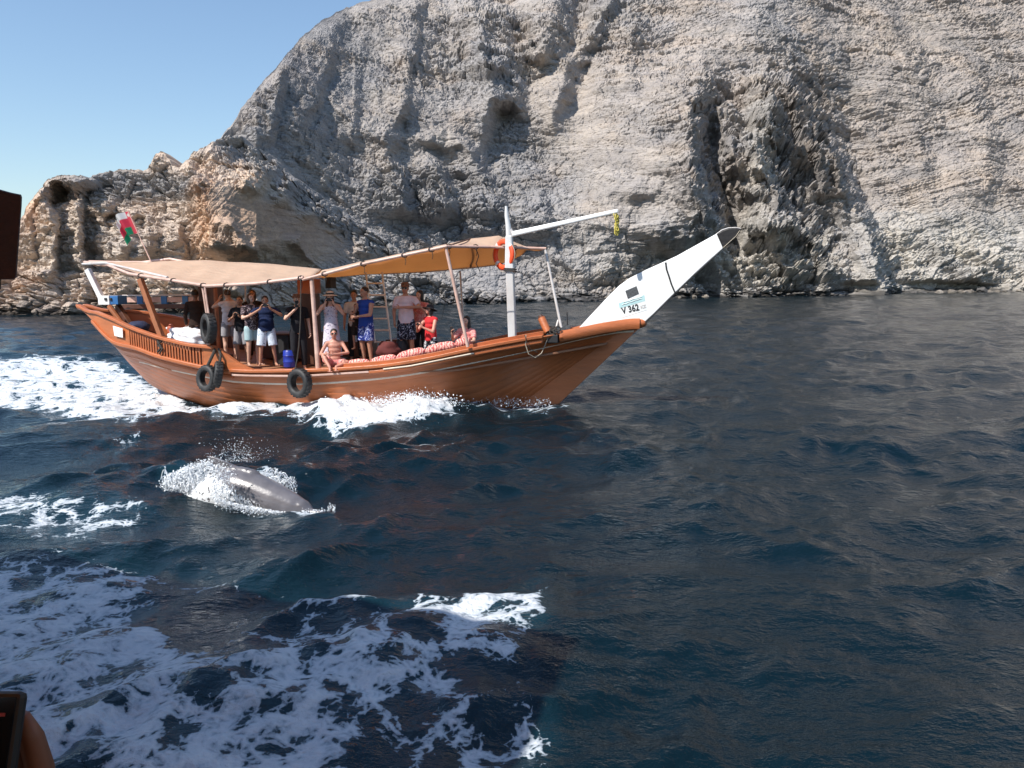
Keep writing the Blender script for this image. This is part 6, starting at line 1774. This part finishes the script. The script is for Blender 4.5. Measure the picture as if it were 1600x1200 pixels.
rr_ = ramp(N, [(0.35, 0.0), (0.6, 0.85)]); L.new(lv, rr_.inputs[0])
P.inputs['Base Color'].default_value = (0.8, 0.82, 0.84, 1); P.inputs['Roughness'].default_value = 0.4
tp = N.new('ShaderNodeBsdfTransparent'); ms = N.new('ShaderNodeMixShader')
L.new(rr_.outputs[0], ms.inputs[0]); L.new(tp.outputs[0], ms.inputs[1]); L.new(P.outputs[0], ms.inputs[2]); L.new(ms.outputs[0], N['Material Output'].inputs['Surface'])
bm = bmesh.new(); bm.from_mesh(body.data); bm.normal_update()
W0 = Matrix.Translation(at(390, 780, 9.6)); fl_ = []
for v in bm.verts:
    v.co = v.co + v.normal * (0.010 + 0.012 * abs(mnoise.noise(v.co * 14)))
for v in bm.verts:
    w = W0 @ v.co; px_, py_ = project(w.x, w.y, w.z)
    top_ = float(interp(px_, [(250, 745), (300, 728), (330, 716), (350, 722), (400, 752), (440, 778), (490, 800)]))
    f_ = 1.15 * (1 - float(sstep(300, 372, px_))) + 0.85 * float(sstep(20, 44, py_ - top_)) * (1 - 0.5 * float(sstep(430, 490, px_)))
    fl_.append(min(1.1, f_))
me_ = bpy.data.meshes.new('water_film'); bm.to_mesh(me_); bm.free()
a_ = me_.attributes.new('film', 'FLOAT', 'POINT'); a_.data.foreach_set('value', fl_)
me_.materials.clear(); me_.materials.append(M_FILM)
film = bpy.data.objects.new('water_film', me_); link(film); film.matrix_world = W0
tag(film, 'broken film of white water streaming off the back of the dolphin', None, None, 'stuff')

# ================================================================== SPRAY
M_SPRAY = surf('white_spray', (0.84, 0.87, 0.90), rough=0.45, var=0.03)
_p = (1 + 5 ** .5) / 2
ICO_V = np.array([(-1, _p, 0), (1, _p, 0), (-1, -_p, 0), (1, -_p, 0), (0, -1, _p), (0, 1, _p), (0, -1, -_p), (0, 1, -_p), (_p, 0, -1), (_p, 0, 1), (-_p, 0, -1), (-_p, 0, 1)], float); ICO_V /= np.linalg.norm(ICO_V[0])
ICO_F = np.array([(0, 11, 5), (0, 5, 1), (0, 1, 7), (0, 7, 10), (0, 10, 11), (1, 5, 9), (5, 11, 4), (11, 10, 2), (10, 7, 6), (7, 1, 8), (3, 9, 4), (3, 4, 2), (3, 2, 6), (3, 6, 8), (3, 8, 9), (4, 9, 5), (2, 4, 11), (6, 2, 10), (8, 6, 7), (9, 8, 1)])
def droplets(name, C, rad, label, stretch=1.5):
    C = np.asarray(C); rad = np.asarray(rad); n = len(C)
    rs = np.random.RandomState(len(C))
    dirn = rs.normal(size=(n, 3)) * 0.5 + np.array([0, 0, 0.6]); dirn /= np.linalg.norm(dirn, axis=1)[:, None]
    V = ICO_V[None] * rad[:, None, None] * rs.uniform(0.75, 1.2, (n, 12, 1))
    V = V + (V * dirn[:, None]).sum(-1, keepdims=True) * dirn[:, None] * (rs.uniform(0, stretch, (n, 1, 1)))
    V = V + C[:, None]
    F = ICO_F[None] + (np.arange(n) * 12)[:, None, None]
    o = mesh_np(name, V.reshape(-1, 3), F.reshape(-1, 3), M_SPRAY)
    tag(o, label, None, None, 'stuff'); return o
def px_points(fn, n, seed):
    """n random points: fn(rs) -> px, py, Y, radius"""
    rs = np.random.RandomState(seed); C = []; Rr = []
    for _ in range(n):
        px, py, Y, rr = fn(rs); p = at(px, py, Y); C.append(p[:]); Rr.append(rr)
    return C, Rr
def top_edge(px): return interp(px, [(250, 760), (262, 748), (290, 735), (320, 722), (345, 722), (390, 735), (400, 748), (430, 762), (470, 780), (520, 800)])
def water_edge(px): return interp(px, [(250, 760), (300, 768), (340, 778), (370, 790), (420, 806), (520, 808)])
def f1(rs):
    px = rs.triangular(250, 285, 372); py = rs.uniform(top_edge(px) - 4 + (8 if px > 330 else 0), water_edge(px) + 3)
    return px + rs.normal(0, 3), py + rs.normal(0, 2), 9.55 + rs.normal(0, 0.05) + (0.25 if px < 330 else 0.0) - 0.25 * (px > 330), rs.choice([0.002, 0.0035, 0.006, 0.010], p=[.42, .33, .2, .05])
def f2(rs):   # fine plume above the fin
    px = rs.normal(372, 24); py = 722 - abs(rs.normal(0, 17)); return px, py, 9.7 + rs.normal(0, .12), rs.choice([0.0025, 0.004, 0.006], p=[.62, .30, .08])
def f3(rs):   # curl thrown up behind the head
    u = rs.uniform(0, 1); px = 402 + 60 * u; top = 745 - 14 * sin(pi * min(1, u * 1.3)); py = rs.uniform(top, 758 + 18 * u); return px + rs.normal(0, 2), py, 9.85 + rs.normal(0, .06), rs.choice([0.0025, 0.0045, 0.008], p=[.5, .35, .15])
def f4(rs):   # at the beak
    px = rs.uniform(470, 524); py = 803 + rs.normal(0, 4) - (6 if px > 512 else 0) * rs.rand() * 2.0; return px, py, 9.35 + rs.normal(0, .08), rs.choice([0.0025, 0.0045, 0.008], p=[.4, .4, .2])
def f5(rs):   # along the near flank
    u = rs.uniform(0, 1); px = 335 + 150 * u; py = 776 + 30 * u ** 0.7 + abs(rs.normal(0, 6)); return px, py, 9.28 + rs.normal(0, .07), rs.choice([0.0022, 0.004, 0.008], p=[.5, .38, .12])
C = []; RR_ = []
for fn, k, sd in ((f1, 7500, 1), (f2, 450, 2), (f3, 1300, 3), (f4, 420, 4), (f5, 2600, 5)):
    a_, b_ = px_points(fn, k, sd); C += a_; RR_ += b_
droplets('dolphin_spray', C, RR_, 'white spray bursting around the surfacing dolphin')
# arcs of water thrown off the back
arcs = MB()
rs = np.random.RandomState(9)
for k in range(26):
    x0 = rs.uniform(258, 330); y0 = water_edge(x0) - rs.uniform(0, 10); dx = rs.uniform(-18, 14); hgt = rs.uniform(14, 34)
    arcs.tube([at(x0 + dx * u, y0 - hgt * (4 * u * (1 - u) * .6 + u * .5) + 6 * u * u, 9.75) for u in np.linspace(0, 1, 7)], [0.012, .01, .009, .008, .006, .005, .003], 5)
for k in range(8):
    x0 = rs.uniform(405, 440); dx = rs.uniform(8, 34); y0 = rs.uniform(752, 765)
    arcs.tube([at(x0 + dx * u, y0 - 20 * sin(pi * u * 0.8) + 10 * u, 9.85) for u in np.linspace(0, 1, 7)], [0.010, .009, .008, .008, .006, .005, .003], 5)
tag(arcs.build('water_streaks', M_SPRAY, None, smooth=True), 'thin white jets of water thrown up beside the dolphin', None, None, 'stuff')
# spray along the dhow's bow wave
def g1(rs):
    px = rs.triangular(470, 640, 740); lim = interp(px, [(470, 640), (560, 630), (640, 618), (700, 622), (740, 634)])
    py = lim + rs.normal(4, 6); Y = 16.6 + rs.normal(0, .15); return px, py, Y, rs.choice([0.004, 0.007, 0.014], p=[.55, .33, .12])
def g2(rs):
    px = rs.uniform(700, 860); py = 630 + rs.normal(0, 4); return px, py, 17.2 + rs.normal(0, .12), rs.choice([0.004, 0.007, .011], p=[.55, .35, .1])
C = []; RR_ = []
for fn, k, sd in ((g1, 3000, 11), (g2, 800, 12)):
    a_, b_ = px_points(fn, k, sd); C += a_; RR_ += b_
droplets('bow_spray', C, RR_, 'white spray flying off the bow wave along the hull')
